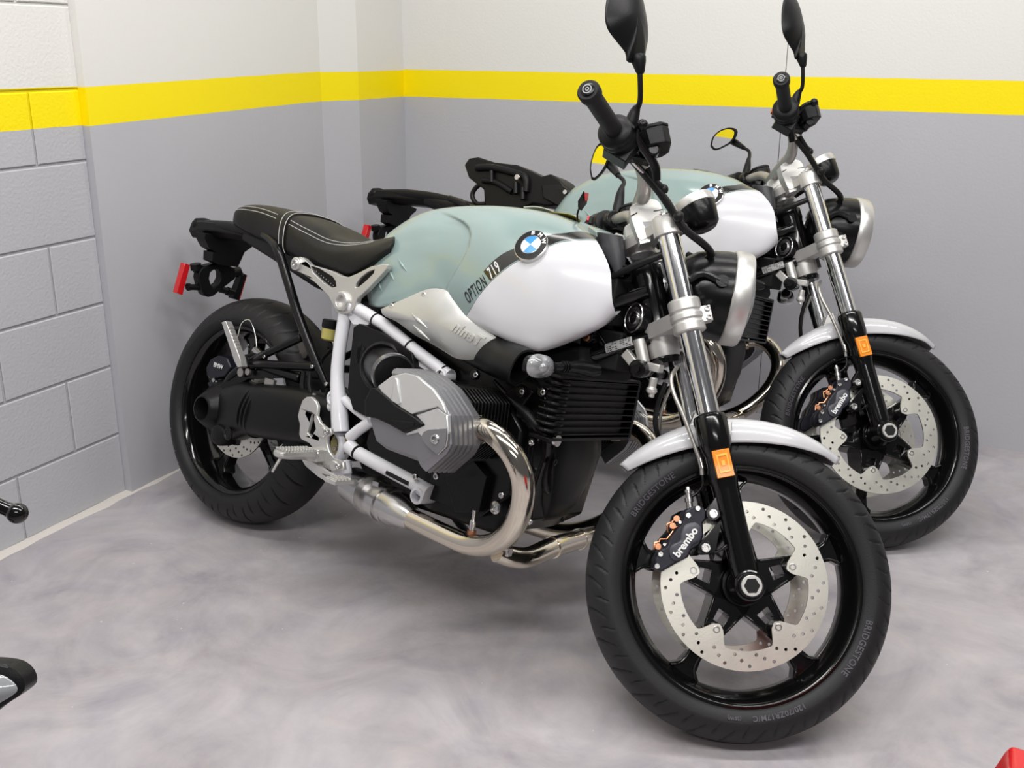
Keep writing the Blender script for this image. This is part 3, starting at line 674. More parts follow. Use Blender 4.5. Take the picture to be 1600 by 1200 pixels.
    G().lathe(S(1095, 722, -.0915), UA, [(-.012, .006), (.0, .0065), (.008, .006)], 14).obj('hose_ferrule', 'steel', P, steer=True)
    build_body(P)
    return root
TANK = {}
def build_body(P):
    # ---------------- fuel tank: longitudinal curves from rear tongue to steering head
    C = [
     [(.395, 0, .795), (.43, 0, .845), (.475, 0, .890), (.58, 0, .937), (.74, 0, .963), (.885, 0, .968), (.98, 0, .955), (1.035, 0, .930)],
     [(.405, -.04, .792), (.44, -.045, .838), (.48, -.055, .882), (.58, -.07, .928), (.74, -.085, .955), (.885, -.09, .962), (1.0, -.085, .950), (1.065, -.075, .926)],
     [(.425, -.085, .772), (.46, -.098, .815), (.50, -.108, .850), (.60, -.118, .893), (.70, -.122, .915), (.80, -.138, .930), (.90, -.145, .937), (1.02, -.135, .930), (1.10, -.118, .915)],
     [(.445, -.105, .750), (.48, -.122, .785), (.53, -.132, .815), (.62, -.135, .850), (.70, -.140, .872), (.79, -.160, .890), (.90, -.180, .902), (1.03, -.172, .898), (1.135, -.142, .893)],
     [(.465, -.115, .725), (.50, -.132, .755), (.56, -.142, .780), (.64, -.143, .805), (.70, -.150, .818), (.79, -.174, .832), (.91, -.200, .845), (1.04, -.196, .848), (1.168, -.155, .858)],
     [(.482, -.120, .705), (.525, -.137, .722), (.59, -.147, .742), (.66, -.150, .765), (.73, -.160, .772), (.79, -.178, .772), (.85, -.194, .775), (.92, -.202, .780), (1.05, -.200, .79), (1.188, -.160, .805)],
     [(.490, -.120, .692), (.53, -.138, .697), (.60, -.148, .716), (.67, -.150, .745), (.735, -.157, .755), (.79, -.170, .738), (.85, -.182, .722), (.93, -.195, .715), (1.05, -.190, .715), (1.15, -.168, .748), (1.192, -.15, .785)],
     [(.492, -.112, .684), (.54, -.130, .684), (.61, -.140, .702), (.675, -.142, .733), (.735, -.144, .748), (.79, -.150, .726), (.85, -.168, .703), (.93, -.176, .686), (1.0, -.175, .674), (1.055, -.170, .677), (1.15, -.145, .735), (1.185, -.13, .775)],
     [(.50, -.06, .69), (.60, -.08, .705), (.70, -.09, .735), (.80, -.10, .715), (.93, -.12, .69), (1.05, -.12, .69), (1.14, -.10, .745), (1.17, -.09, .785)],
    ]
    C = [crom([V(q) for q in c], 60) for c in C]
    XC = [(.70, .760), (.745, .770), (.77, .778), (.80, .796), (.83, .812), (.86, .820), (.885, .812), (.90, .795), (.912, .765), (.920, .72), (.93, .66)]
    def knee(p):
        if p.y > -.05 or p.z < .66: return p
        xc = XC[-1][1]
        for (z0, x0), (z1, x1) in zip(XC, XC[1:]):
            if p.z <= z1: t = max(0, (p.z - z0) / (z1 - z0)); xc = x0 + (x1 - x0) * t; break
        e = xc - p.x; st = min(1, max(0, e / .022)); st = st * st * (3 - 2 * st)
        wz = min(1, max(0, (.932 - p.z) / .03)); d = .0135 * st * math.exp(-max(0, e - .02) / .11) * wz
        return V((p.x, p.y + d, p.z))
    g = G(); gr = g.patch(C, 170, 80, deform=knee)
    # steering-head recess closed by a front face fanning to the centre
    last = gr[-1]; mid = [V((1.02 + (p.x - 1.02) * .55, p.y * .45, p.z - .01)) for p in last]
    for sg in (1, -1):
        vs = [V((p.x, p.y * sg, p.z)) for p in last] + [V((p.x, p.y * sg, p.z)) for p in mid]; n = len(last)
        g.add(vs, [(i, i + 1, n + i + 1, n + i) for i in range(n - 1)])
    tank = g.obj('fuel_tank', 'white', P, 60, weld=True)
    bm = bmesh.new(); bm.from_mesh(tank.data); bvh = BVHTree.FromBMesh(bm); bm.free()
    def on(x, z, off=.0006):
        h = bvh.ray_cast(V((x, -.6, z)), V((0, 1, 0)))
        if h[0] is None: return V((x, -.19, z)), V((0, -1, 0))
        n_ = h[1] if h[1].y < 0 else -h[1]
        return h[0] + n_ * off, n_
    def u_on(px, py):   # photographed point resting on the tank surface
        o = ray(px, py, False, 1, -.6); d = (ray(px, py, False, 1, 0) - o).normalized(); h = bvh.ray_cast(o, d); return h[0] if h[0] else ray(px, py, False, 1, -.18)
    lo = [u_on(*a) for a in ((734, 486), (749, 462), (766, 442), (780, 429), (797, 416), (809, 408.5), (820, 403), (840, 393), (859, 385.5), (870, 380.5), (885, 377.5), (905, 375.8), (926, 375.8))]
    hi = [u_on(*a) for a in ((735, 450), (755, 424.7), (766, 412.5), (778, 401.8), (791, 393.5), (803, 388.5), (825, 379), (850, 369.5), (863, 366), (885, 363.8), (910, 362), (926, 365))]
    cl = lambda L: [L[i] for i in range(len(L)) if i == 0 or L[i][0] > max(q[0] for q in L[:i]) + .004]
    lo = cl([(.78, lo[0].z - (lo[1].z - lo[0].z) * 1.6)] + [(p.x, p.z) for p in lo] + [(1.2, lo[-1].z + .004)]); hi = cl([(.78, hi[0].z - .01)] + [(p.x, p.z) for p in hi] + [(1.2, hi[-1].z + .002)])
    ca, cb = u_on(755, 424), u_on(768, 441.5); k_s = -(cb.z - ca.z) / (cb.x - ca.x)
    M['tank'] = tank_mat(lo, hi, ca.z + k_s * ca.x, k_s); tank.data.materials[0] = M['tank']
    # raised ribs at the tank tail
    g = G()
    for a, b in (((622, 404), (636, 424)), ((608, 421), (616, 438)), ((592, 440), (597, 455))):
        pa, pb = u_on(*a), u_on(*b); g.tube([pa, pa.lerp(pb, .5) + V((0, -.0015, 0)), pb], [.0008, .0035, .0008], 10, k=10)
    o = g.obj('tank_ribs', mat('sage_paint', (.27, .36, .345), .22, coat=.5, bump=.02), tank, 70)
    # lettering along the stripe
    def tline(pa, pb, size, body, m, nm, shear=0., bold=0., space=1.1, sx=1.):
        A, B = u_on(*pa), u_on(*pb); ex = V((B.x - A.x, 0, B.z - A.z)).normalized(); ey = V((-ex.z, 0, ex.x)); mid = (A + B) / 2
        def f(u, v, w_):
            q = mid + ex * u + ey * v; s_, n_ = on(q.x, q.z, .0010 + w_); return s_
        g = G().text(body, size, f, .0003, shear, bold, space, sx); return g.obj(nm, m, tank, 60)
    A, B = u_on(733, 467), u_on(757, 436)
    tline((731, 466), (757.5, 440), .040, 'OPTION', 'blk', 'tank_lettering', -.1, .0003, 1.25, .40)
    tline((764, 430.5), (781, 414.5), .038, '719', 'wht', 'tank_number', -.1, .0005, 1.25, .48)
    # roundel emblem
    c, n_ = on(*(lambda q: (q.x, q.z))(u_on(831.5, 386)), .0005)
    q1 = u_on(822, 374); q2 = u_on(842, 398); ex = (q2 - q1); ex.normalize(); n_ = n_.normalized()
    X = V((1, 0, 0)); X = (X - n_ * X.dot(n_)).normalized(); Y = n_.cross(X) * -1
    if Y.z < 0: Y = -Y
    R_ = .0365; rot = radians(-22)
    X, Y = X * cos(rot) + Y * sin(rot), Y * cos(rot) - X * sin(rot)
    c = c + n_ * .0045
    def rg(r0, h0, r1, h1): return [[c + (X * cos(t) + Y * sin(t)) * r + n_ * h for r, h in ((r0, h0), (r1, h1))] for t in (2 * pi * i / 72 for i in range(72))]
    g = G()
    def annul(prof, mi, n=72):
        g.mi = mi; R = [[c + (X * cos(t) + Y * sin(t)) * r + n_ * h for t in (2 * pi * i / n for i in range(n))] for r, h in prof]; g.rings(R, cap=False)
    annul([(R_, -.010), (R_, .0022), (R_ * .955, .0032)], 0); annul([(R_ * .955, .0032), (R_ * .60, .0042)], 1); annul([(R_ * .60, .0042), (R_ * .56, .0046)], 0)
    for k in range(4):
        g.mi = 2 if k % 2 else 3; pts = [c + n_ * .0050] + [c + (X * cos(t) + Y * sin(t)) * R_ * .565 + n_ * .0045 for t in (pi / 2 * k + pi / 2 * i / 14 for i in range(15))]
        g.add(pts, [(0, i, i + 1) for i in range(1, 15)])
    g.mi = 3
    for ch, a in (('B', 128), ('M', 90), ('W', 52)):
        a = radians(a); e_ = X * cos(a) + Y * sin(a); t_ = X * sin(a) - Y * cos(a)
        g.text(ch, .0118, lambda u, v, w_: c + e_ * (R_ * .775 + v) + t_ * u + n_ * (.0043 + w_), .0003, bold=.0004, sx=1.15)
    g.obj('roundel_emblem', ['steel', 'black', 'blue', 'wht'], tank, 40)
    # ---------------- silver intake cover and black air duct (right), duct mirrored
    oc = [(592, 483), (600, 479), (630, 466), (660, 453), (680, 450), (697, 455), (710, 470), (724, 485), (748, 501), (766, 520), (782, 541), (770, 551), (752, 558), (736, 562), (720, 562), (706, 558), (690, 548), (668, 535), (645, 523), (618, 503), (597, 493)]
    g = G().pillow(U2(oc, -.178), -.135, -.172, -.018, 2.2, 14); ic = g.obj('intake_cover', 'cover', P, 60)
    bm = bmesh.new(); bm.from_mesh(ic.data); bv = BVHTree.FromBMesh(bm); bm.free()
    def onc(px, py):
        o = ray(px, py, False, 1, -.6); d = (ray(px, py, False, 1, 0) - o).normalized(); h = bv.ray_cast(o, d); return h[0] if h[0] else ray(px, py, False, 1, -.185)
    g = G()
    for a, b in (((643, 490), (667, 512)), ((646, 508), (672, 532))):
        pa, pb = onc(*a), onc(*b); g.tube([pa, pa.lerp(pb, .5) + V((0, -.001, 0)), pb], [.001, .005, .001], 12, k=14)
    g.obj('cover_ridge', 'cover', ic, 70)
    for a in ((662, 460), (612, 478)):
        p_ = onc(*a); G().bolt(p_ + V((0, .001, 0)), (0, -1, 0), .006, .0035).obj('cover_bolt', 'silver', ic)
    A, B = onc(700, 503), onc(760, 540); ex = (B - A).normalized(); mid = onc(729, 521)
    def fc(u, v, w_):
        q = mid + V((ex.x, 0, ex.z)) * u + V((-ex.z, 0, ex.x)) * v; h = bv.ray_cast(V((q.x, -.6, q.z)), V((0, 1, 0))); y = h[0].y if h[0] else -.19
        return V((q.x, y - .0006 - w_, q.z))
    G().text('nineT', .036, fc, .0016, .25, .0010, 1.05, .95).obj('cover_lettering', 'cover', ic, 50)
    g = G()
    def sect(c_, ry, rz, tl, n=28, pw=2.4):
        ct = V(c_); d = V((cos(tl), 0, -sin(tl))); X_ = V((0, 1, 0)); Z_ = V((sin(tl), 0, cos(tl))); o = []
        for i in range(n):
            t = 2 * pi * i / n; a, b = cos(t), sin(t); k = (abs(a) ** pw + abs(b) ** pw) ** (-1 / pw); o.append(ct + X_ * a * k * ry + Z_ * b * k * rz)
        return o
    g.rings([sect((.60, -.135, .69), .03, .018, .2), sect((.70, -.120, .680), .030, .036, .35), sect((.80, -.122, .662), .034, .048, .42), sect((.88, -.132, .648), .038, .048, .42), sect((.95, -.160, .640), .042, .045, .36), sect((1.01, -.195, .638), .038, .041, .3), sect((1.035, -.203, .636), .037, .040, .28),
             sect((1.037, -.204, .6355), .033, .036, .28), sect((1.00, -.19, .64), .028, .03, .3), sect((.93, -.17, .645), .02, .022, .3)])
    d_ = g.obj('air_duct', 'black', P, 50); mirrored(d_, P); mirrored(ic, P)
    # ---------------- seat
    K = [
     [(-.145, 0, .845), (-.125, 0, .868), (-.08, 0, .880), (.0, 0, .884), (.13, 0, .874), (.22, 0, .858), (.30, 0, .834), (.37, 0, .830), (.44, 0, .846), (.50, 0, .866)],
     [(-.142, -.04, .845), (-.12, -.045, .866), (-.08, -.055, .877), (.0, -.06, .881), (.12, -.07, .870), (.22, -.08, .852), (.30, -.085, .832), (.38, -.085, .829), (.45, -.085, .842), (.515, -.085, .862)],
     [(-.135, -.065, .840), (-.11, -.08, .858), (-.06, -.088, .868), (.02, -.095, .868), (.13, -.108, .852), (.22, -.122, .826), (.32, -.130, .803), (.40, -.130, .808), (.475, -.128, .826), (.545, -.128, .852)],
     [(-.13, -.072, .825), (-.10, -.092, .835), (-.05, -.098, .84), (.03, -.104, .835), (.13, -.118, .818), (.22, -.132, .798), (.32, -.140, .781), (.41, -.141, .785), (.485, -.144, .806), (.556, -.142, .838)],
     [(-.12, -.070, .812), (-.09, -.088, .813), (-.04, -.095, .806), (.04, -.10, .796), (.13, -.114, .778), (.22, -.128, .764), (.32, -.136, .755), (.41, -.138, .746), (.48, -.144, .776), (.553, -.146, .824)],
     [(-.11, -.055, .807), (-.08, -.07, .803), (-.03, -.075, .795), (.05, -.08, .782), (.14, -.09, .764), (.23, -.10, .752), (.32, -.105, .744), (.40, -.12, .738), (.475, -.128, .766), (.548, -.130, .816)],
    ]
    K = [crom([V(q) for q in c], 50) for c in K]
    g = G(); gs = g.patch(K, 90, 48)
    first, lst = gs[0], gs[-1]
    for sg in (1, -1):
        for rw, cc in ((first, V((-.135, 0, .82))), (lst, V((.50, 0, .82)))):
            g.add([V((p.x, p.y * sg, p.z)) for p in rw] + [cc], [(i, i + 1, len(rw)) for i in range(len(rw) - 1)])
        g.add([V((r[-1].x, r[-1].y * sg, r[-1].z)) for r in gs] + [V((r[-1].x, 0, r[-1].z - .004)) for r in gs], [(i, i + 1, 90 + i + 1, 90 + i) for i in range(89)])
    seat = g.obj('seat', 'seat', P, 70, weld=True)
    def row(v, i0, i1): return [gs[i][v] + (gs[i][v] - V((gs[i][v].x, 0, .80))).normalized() * .0006 for i in range(i0, i1, 2)]
    g = G()
    for sg in (1, -1):
        for v in (23, 26):
            for i0, i1 in ((2, 32), (38, 82)):
                R_w = [V((p.x, p.y * sg, p.z)) for p in row(v, i0, i1)]
                for a, b in zip(R_w, R_w[1:]):
                    for t in range(3):
                        g.tube([a.lerp(b, t / 3), a.lerp(b, (t + .72) / 3)], .0009, 5)
    g.obj('stitching', 'stitch', seat)
    # strap across the seat
    def band(ic_, r0, off, wdt, nm, m):
        g = G(); L = []
        for sg in (1, -1):
            col = []
            for v in range(0, 46):
                i = ic_ - int(v * .0); p = gs[i][v]; q = gs[i + wdt][v]; nn = (p - V((p.x, 0, .80))).normalized(); col.append((p + nn * off, q + nn * off, p - nn * .002, q - nn * .002))
            if sg == 1: L = [tuple(V((a.x, a.y, a.z)) for a in c_) for c_ in col[::-1]]
            else: L += [tuple(V((a.x, -a.y, a.z)) for a in c_) for c_ in col[1:]]
        g.rings([[c_[0], c_[1], c_[3], c_[2]] for c_ in L]); return g.obj(nm, m, seat, 50, bev=.001)
    band(34, 0, .0045, 3, 'seat_strap', 'seat')
    g = G()
    for ii in (34, 37):
        for sg in (1, -1):
            R_w = [V((gs[ii][v].x, gs[ii][v].y * sg, gs[ii][v].z)) + (gs[ii][v] - V((gs[ii][v].x, 0, .80))).normalized().reflect(V((0, 1, 0))) * .0055 if sg == -1 else gs[ii][v] + (gs[ii][v] - V((gs[ii][v].x, 0, .80))).normalized() * .0055 for v in range(0, 44, 2)]
            g.tube(R_w, .0008, 5)
    g.obj('strap_stitching', 'stitch', seat)
    # under-seat tray
    G().rings([sect((-.10, 0, .79), .055, .02, 0, pw=4), sect((.05, 0, .77), .085, .03, .1, pw=4), sect((.25, 0, .735), .1, .045, .1, pw=4), sect((.42, 0, .72), .1, .05, .1, pw=4), sect((.50, 0, .76), .09, .05, .1, pw=4)]).obj('seat_base', 'black', P, 50)
    # ---------------- frame
    y = -.150
    def fr(a, b): return U2(zc([(p, q) for p, q in a], 250, 300, 4), b)
    yp = -.158
    out = fr([(838, 450), (850, 420), (880, 405), (905, 415), (945, 455), (1010, 474), (1080, 495), (1140, 525), (1185, 533), (1240, 510), (1330, 465), (1400, 452), (1432, 455), (1425, 480), (1360, 550), (1300, 612), (1240, 665), (1222, 730), (1180, 760), (1135, 765), (1100, 740), (1085, 700), (1060, 650), (980, 570), (905, 515), (850, 490)], yp)
    w1 = fr([(948, 462), (1000, 478), (1085, 530), (1105, 560), (1108, 592), (1080, 600), (1030, 568), (965, 505)], yp)
    w2 = fr([(1228, 598), (1232, 575), (1260, 535), (1310, 498), (1348, 484), (1342, 508), (1290, 560), (1250, 592)], yp)
    g = G().prism(out, yp + .012, yp - .004, [w1, w2]); c_ = U(250 + 1150 / 4, 300 + 685 / 4, yp)
    g.lathe(c_ + V((0, .02, 0)), (0, -1, 0), [(0, .024), (.030, .0245), (.034, .022), (.034, .014), (.020, .013), (.018, 0)], 40)
    c2 = U(250 + 868 / 4, 300 + 452 / 4, yp); g.lathe(c2 + V((0, .01, 0)), (0, -1, 0), [(0, .0165), (.022, .0165), (.024, .015)], 28)
    fp = g.obj('frame_plate', 'silver', P, 30, bev=.0025)
    g = G(); cc = lambda pts: (sum(p[0] for p in pts) / len(pts), sum(p[1] for p in pts) / len(pts))
    for w_ in (w1, w2): g.prism(w_, yp + .010, yp + .004)
    g.obj('plate_insert', 'black', fp)
    g = G()
    for i in range(9):
        for j in range(2):
            t = i / 8; a = V((w1[0][0], 0, w1[0][1])).lerp(V((w1[4][0], 0, w1[4][1])), .15 + .75 * t) + V((.004, yp + .003, -.006 - .008 * j)); g.lathe(a, (0, -1, 0), [(0, .0016), (.002, .0016)], 8)
    g.obj('mesh_grille', 'steel', fp)
    G().bolt(c2 + V((0, -.012, 0)), (0, -1, 0), .011, .006).obj('frame_bolt', 'steel', fp)
    mirrored(fp, P)
    for sg in (1, -1):
        k_ = lambda px, py, yy: (lambda q: V((q.x, q.y * sg, q.z)))(U(px, py, yy))
        g = G(); yy = -.145
        g.tube([k_(541, 480, yy), k_(537, 505, yy), k_(530, 550, yy), k_(527, 590, yy), k_(530, 640, yy), k_(532, 675, yy)], [.017, .0165, .016, .0165, .021, .022], 18, k=24)
        g.lathe(k_(531, 695, yy + .03), (0, -sg, 0), [(0, .042), (.028, .042), (.034, .038), (.034, .030), (.018, .029)], 40, cap=False)
        g.lathe(k_(534, 623, yy + .02), (0, -sg, 0), [(0, .02), (.032, .02), (.034, .017), (.034, .012), (.01, .011)], 24, cap=False)
        g.tube([k_(536, 722, yy), k_(540, 742, yy)], [.02, .016], 14); g.lathe(k_(541, 741, yy + .015), (0, -sg, 0), [(0, .018), (.03, .018)], 20)
        g.tube([k_(516, 620, yy), k_(530, 622, yy)], .012, 12); g.tube([k_(516, 636, yy), k_(530, 634, yy)], .012, 12)
        g.tube([k_(538, 624, yy), k_(556, 640, yy), k_(577, 656, yy)], .0115, 14); g.tube([k_(546, 684, yy), k_(560, 672, yy), k_(580, 658, yy)], .0135, 14)
        g.prism([(q.x, q.z) for q in (k_(568, 640, yy), k_(575, 632, yy), k_(582, 655, yy), k_(570, 655, yy))], (yy + .008) * sg, (yy - .004) * sg)
        g.tube([k_(545, 696, yy), k_(556, 706, yy)], [.019, .0165], 14)
        g.tube([k_(545, 476, yy), k_(556, 482, yy)], [.02, .019], 16)
        g.prism([(q.x, q.z) for q in (k_(540, 488, yy), k_(560, 475, yy), k_(580, 500, yy), k_(577, 508, yy), k_(553, 507, yy))], (yy + .01) * sg, (yy - .004) * sg)
        mf = g.obj('main_frame', 'white', P, 40, bev=.001)
        # bolted tubes
        g = G().tube([k_(553, 478, yy), k_(600, 507, yy), k_(650, 548, yy), k_(702, 587, yy)], .0145, 20); g.prism([(q.x, q.z) for q in (k_(640, 545, yy), k_(690, 582, yy), k_(688, 590, yy), k_(655, 572, yy))], (yy + .006) * sg, (yy - .002) * sg)
        g.lathe(k_(704, 588, yy + .02), (0, -sg, 0), [(0, .0165), (.036, .0165), (.038, .012), (.02, .0115)], 24, cap=False)
        g.obj('upper_frame_tube', 'white', P, 40)
        g = G().tube([k_(556, 706, yy), k_(600, 730, yy), k_(660, 762, yy)], .0165, 20); g.tube([k_(655, 760, yy), k_(672, 771, yy)], [.017, .02], 16)
        g.lathe(k_(676, 773, yy + .035), (0, -sg, 0), [(0, .019), (.055, .019), (.057, .013), (.03, .0125)], 28, cap=False)
        lt = g.obj('lower_frame_tube', 'white' if sg > 0 else 'white', P, 40)
        g = G()
        for a in ((590, 503), (644, 543), (692, 577)):
            pass
        for (a, b, r) in (((586, 498), (588, 499.5), .0150), ((640, 539), (642, 541), .0150), ((693, 580), (695, 581.5), .0150), ((557, 706), (560, 708), .0172)): g.tube([k_(*a, yy), k_(*b, yy)], r, 20)
        g.tube([k_(605, 738, yy - .013), k_(640, 756, yy - .013)], .006, 10)
        g.obj('tube_ring', 'black', lt)
        G().lathe(k_(531, 695, yy + .012), (0, -sg, 0), [(0, .028), (.004, .028)], 28).obj('pivot_cap', 'brass', mf)
        g = G()
        for a in ((528, 684), (531, 694), (525, 701)): g.bolt(k_(*a, yy + .008), (0, -sg, 0), .0055, .006)
        g.obj('pivot_screw', 'steel', mf)
        # black rear subframe
        y2 = -.125
        g = G().tube([k_(412, 367, y2 + .03), k_(424, 376, y2 + .015), k_(434, 390, y2), k_(444, 420, y2), k_(466, 492, y2), k_(492, 560, y2), k_(512, 606, y2)], [.010, .0115, .0125, .0125, .0125, .0125, .008], 16, k=40)
        g.tube([k_(512, 606, y2), k_(509, 630, y2)], .006, 10)
        g.tube([k_(392, 564, y2 - .01), k_(472, 527, y2)], .0105, 14); g.tube([k_(392, 568, y2 - .01), k_(490, 573, y2)], .0115, 14)
        g.lathe(k_(396, 566, y2 + .01), (0, -sg, 0), [(0, .02), (.03, .018)], 20)
        g.prism([(q.x, q.z) for q in (k_(384, 555, y2), k_(400, 552, y2), k_(412, 562, y2), k_(402, 576, y2), k_(386, 576, y2))], (y2 - .012) * sg, (y2 + .002) * sg)
        sf = g.obj('rear_subframe', 'satin', P, 40, bev=.001)
        g = G()
        for a in ((414, 557), (489, 573), (511, 600), (389, 561)): g.bolt(k_(*a, y2 - .011), (0, -sg, 0), .005, .005)
        g.obj('subframe_bolt', 'steel', sf)
        # folded pillion peg
        y3 = -.165
        a, b = k_(378, 573, y3), k_(357, 514, y3 - .015)
        g = G(); d = (b - a).normalized(); X_ = V((0, 1, 0)); Y_ = d.cross(X_)
        g.prism([(-.006, 0), (.010, -.004), (.014, .02), (.010, .125), (-.006, .128), (-.010, .02)], -.010, .010, (), (a, -Y_, d, X_))
        for i in range(9): g.box(a + d * (.03 + i * .0095) + Y_ * -.0115, (.004, .018, .005), Mx((-Y_, X_, d)).transposed())
        g.obj('pillion_footpeg', 'silver', P, 40, bev=.0015)
        # heel guard, footpeg hanger
        yh = -.188; z2 = lambda l: [(lambda q: (q.x, q.z))(U(250 + a_ / 4, 550 + b_ / 4, yh)) for a_, b_ in l]
        out = z2([(890, 300), (915, 280), (945, 280), (975, 310), (985, 340), (980, 400), (1000, 440), (1040, 478), (1065, 478), (1072, 510), (1045, 530), (1042, 570), (1055, 620), (1090, 665), (1145, 690), (1150, 735), (1110, 742), (1060, 738), (1000, 708), (950, 700), (900, 665), (955, 640), (955, 600), (930, 570), (880, 545), (868, 515), (872, 450), (860, 400), (872, 350)])
        g = G().prism(out, (yh + .010) * sg, yh * sg, [z2([(952, 390), (972, 480), (945, 533), (920, 505)])])
        g.lathe(k_(250 + 1112 / 4, 550 + 712 / 4, yh + .012), (0, -sg, 0), [(0, .014), (.016, .013)], 20); g.lathe(k_(250 + 1040 / 4, 550 + 500 / 4, yh + .012), (0, -sg, 0), [(0, .014), (.016, .013)], 20)
        g.box(k_(250 + 985 / 4, 550 + 640 / 4, yh - .012), (.03, .03, .03))
        hg = g.obj('footpeg_hanger', 'silver', P, 30, bev=.002)
        g = G()
        for a in ((1112, 712), (1040, 500), (985, 638)): g.bolt(k_(250 + a[0] / 4, 550 + a[1] / 4, yh - (.004 if a[0] != 985 else .026)), (0, -sg, 0), .0075, .005)
        g.obj('hanger_bolt', 'steel', hg)
        r0 = k_(492, 707, yh - .02); pk = V((r0.x, (yh - .135) * sg, r0.z - .004))
        g = G(); g.rings([[V((r0.x + a_ * s_, pk_y * sg, zz + b_ * s2)) for a_, b_ in ((-.018, .008), (.018, .008), (.020, -.004), (.010, -.014), (-.010, -.014), (-.020, -.004))] for pk_y, zz, s_, s2 in ((yh - .018, r0.z, .8, 1.2), (yh - .04, r0.z, 1.1, 1), (yh - .10, r0.z, 1.1, .9), (yh - .13, r0.z, .9, .7), (yh - .136, r0.z, .6, .5))])
        for i in range(11):
            for sx_ in (-.015, -.005, .005, .015): g.box((r0.x + sx_, (yh - .035 - i * .0088) * sg, r0.z + .0095), (.0075, .0045, .005))
        g.tube([V((r0.x, (yh - .122) * sg, r0.z - .01)), V((r0.x - .006, (yh - .135) * sg, r0.z - .045))], [.004, .003], 8)
        g.obj('footpeg', 'silver', P, 35, bev=.0008)
        # brake / shift pedal
        if sg > 0:
            g = G(); yq = yh - .014
            g.prism([(q.x, q.z) for q in (k_(474, 718, yq), k_(492, 722, yq), k_(516, 738, yq), k_(534, 745, yq), k_(548, 752, yq), k_(538, 756, yq), k_(512, 752, yq), k_(500, 745, yq), k_(480, 728, yq))], yq + .004, yq - .006, [[(q.x, q.z) for q in (k_(506, 740, yq), k_(522, 744, yq), k_(516, 749, yq))]])
            a = k_(546, 751, yq)
            g.box(a + V((-.004, -.028, 0)), (.036, .06, .010))
            for i in range(5): g.box(a + V((-.004, -.008 - i * .011, .0065)), (.034, .004, .004))
            g.obj('brake_pedal', 'silver', P, 35, bev=.001)
        else:
            G().tube([k_(480, 720, yh - .02), k_(560, 745, yh - .03), k_(600, 752, yh - .03)], .007, 10).obj('shift_lever', 'silver', P)
    # ---------------- engine
    g = G()
    blk = [(.50, .50), (.56, .62), (.70, .64), (.98, .62), (1.05, .58), (1.07, .46), (1.05, .31), (.98, .26), (.66, .25), (.56, .29), (.50, .36)]
    g.prism(blk, -.115, .115); g.prism([(.58, .48), (.66, .57), (.96, .56), (1.02, .50), (1.02, .36), (.95, .29), (.68, .29), (.58, .36)], -.14, .14)
    g.lathe((1.03, 0, .44), (1, 0, 0), [(0, .10), (.035, .10), (.045, .09)], 30)
    eng = g.obj('engine_block', 'satin', P, 30, bev=.006)
    g = G()
    for a, yy in (((714, 758), -.145), ((650, 745), -.16), ((775, 790), -.14), ((785, 774), -.14), ((828, 735), -.12), ((828, 815), -.12), ((832, 690), -.12), ((683, 744), -.22)): g.bolt(U(*a, yy), (0, -1, 0), .007, .006)
    g.lathe(U(776, 793, -.142), (0, -1, 0), [(0, .014), (.006, .014), (.008, .009), (.004, .008)], 24); g.obj('engine_bolt', 'steel', eng)
    g = G()   # alternator belt cover and webs on the front flank
    for i in range(4): g.tube([U(823 + i * 5, 650 + i * 4, -.11), U(812 + i * 6, 730, -.115), U(820 + i * 4, 810, -.11)], .0035, 8, k=12)
    g.prism([(q.x, q.z) for q in (U(700, 745, -.15), U(745, 720, -.15), U(765, 745, -.15), U(752, 800, -.15), U(715, 800, -.15))], -.14, -.16); g.obj('engine_rib', 'fin', eng, bev=.002)
    G().prism([(.52, .60), (.56, .70), (.72, .72), (1.0, .67), (1.10, .70), (1.12, .64), (1.04, .58), (.60, .56)], -.10, .10).obj('airbox', 'dark', P, bev=.01)
    for sg in (-1, 1):
        k_ = lambda px, py, yy: (lambda q: V((q.x, -q.y * sg, q.z)))(U(px, py, yy)) if sg > 0 else U(px, py, yy)
        g = G(); oct_ = [(.80, .560), (.95, .572), (.985, .550), (.992, .46), (.95, .42), (.80, .42), (.775, .45), (.775, .535)]
        cx, cz = .885, .497
        for i in range(13):
            s_ = 1.0; yy = .15 + i * .0115; g.prism([(cx + (x - cx) * s_, cz + (z - cz) * s_) for x, z in oct_], yy * sg, (yy + .0035) * sg)
        g.prism([(cx + (x - cx) * .82, cz + (z - cz) * .82) for x, z in oct_], .13 * sg, .31 * sg); g.prism([(cx + (x - cx) * .97, cz + (z - cz) * .97) for x, z in oct_], .285 * sg, .312 * sg)
        cyl = g.obj('cylinder_barrel', 'fin', P, 30, bev=.001)
        yo = -.385
        pf = lambda l, yy: [(lambda q: (q.x, q.z))(U(540 + a * .2917, 530 + b * .2917, yy)) for a, b in l]
        vq = lambda l, yy: [(lambda q: (q.x, q.z))(U(560 + a * .18333, 540 + b * .18333, yy)) for a, b in l]
        base = vq([(500, 197), (565, 202), (705, 255), (850, 372), (955, 530), (998, 600), (1005, 850), (960, 930), (782, 1084)], -.302) + vq([(560, 1010), (250, 893), (160, 822), (107, 650), (100, 480), (172, 350), (255, 285), (380, 225)], -.368)
        cxf = sum(p[0] for p in base) / len(base); czf = sum(p[1] for p in base) / len(base); ysign = -1 if sg < 0 else 1
        def Rg(scale, yy, dx=0., dz=0.): return [V((cxf + dx + (x - cxf) * scale, abs(yy) * ysign, czf + dz + (z - czf) * scale)) for x, z in base]
        g = G(); R = [Rg(1., .290)]
        for i in range(5):
            y0_ = .300 + i * .0145; s0 = 1.0 - i * .004; R += [Rg(s0, y0_), Rg(s0, y0_ + .0085), Rg(s0 - .030, y0_ + .0095), Rg(s0 - .030, y0_ + .0140)]
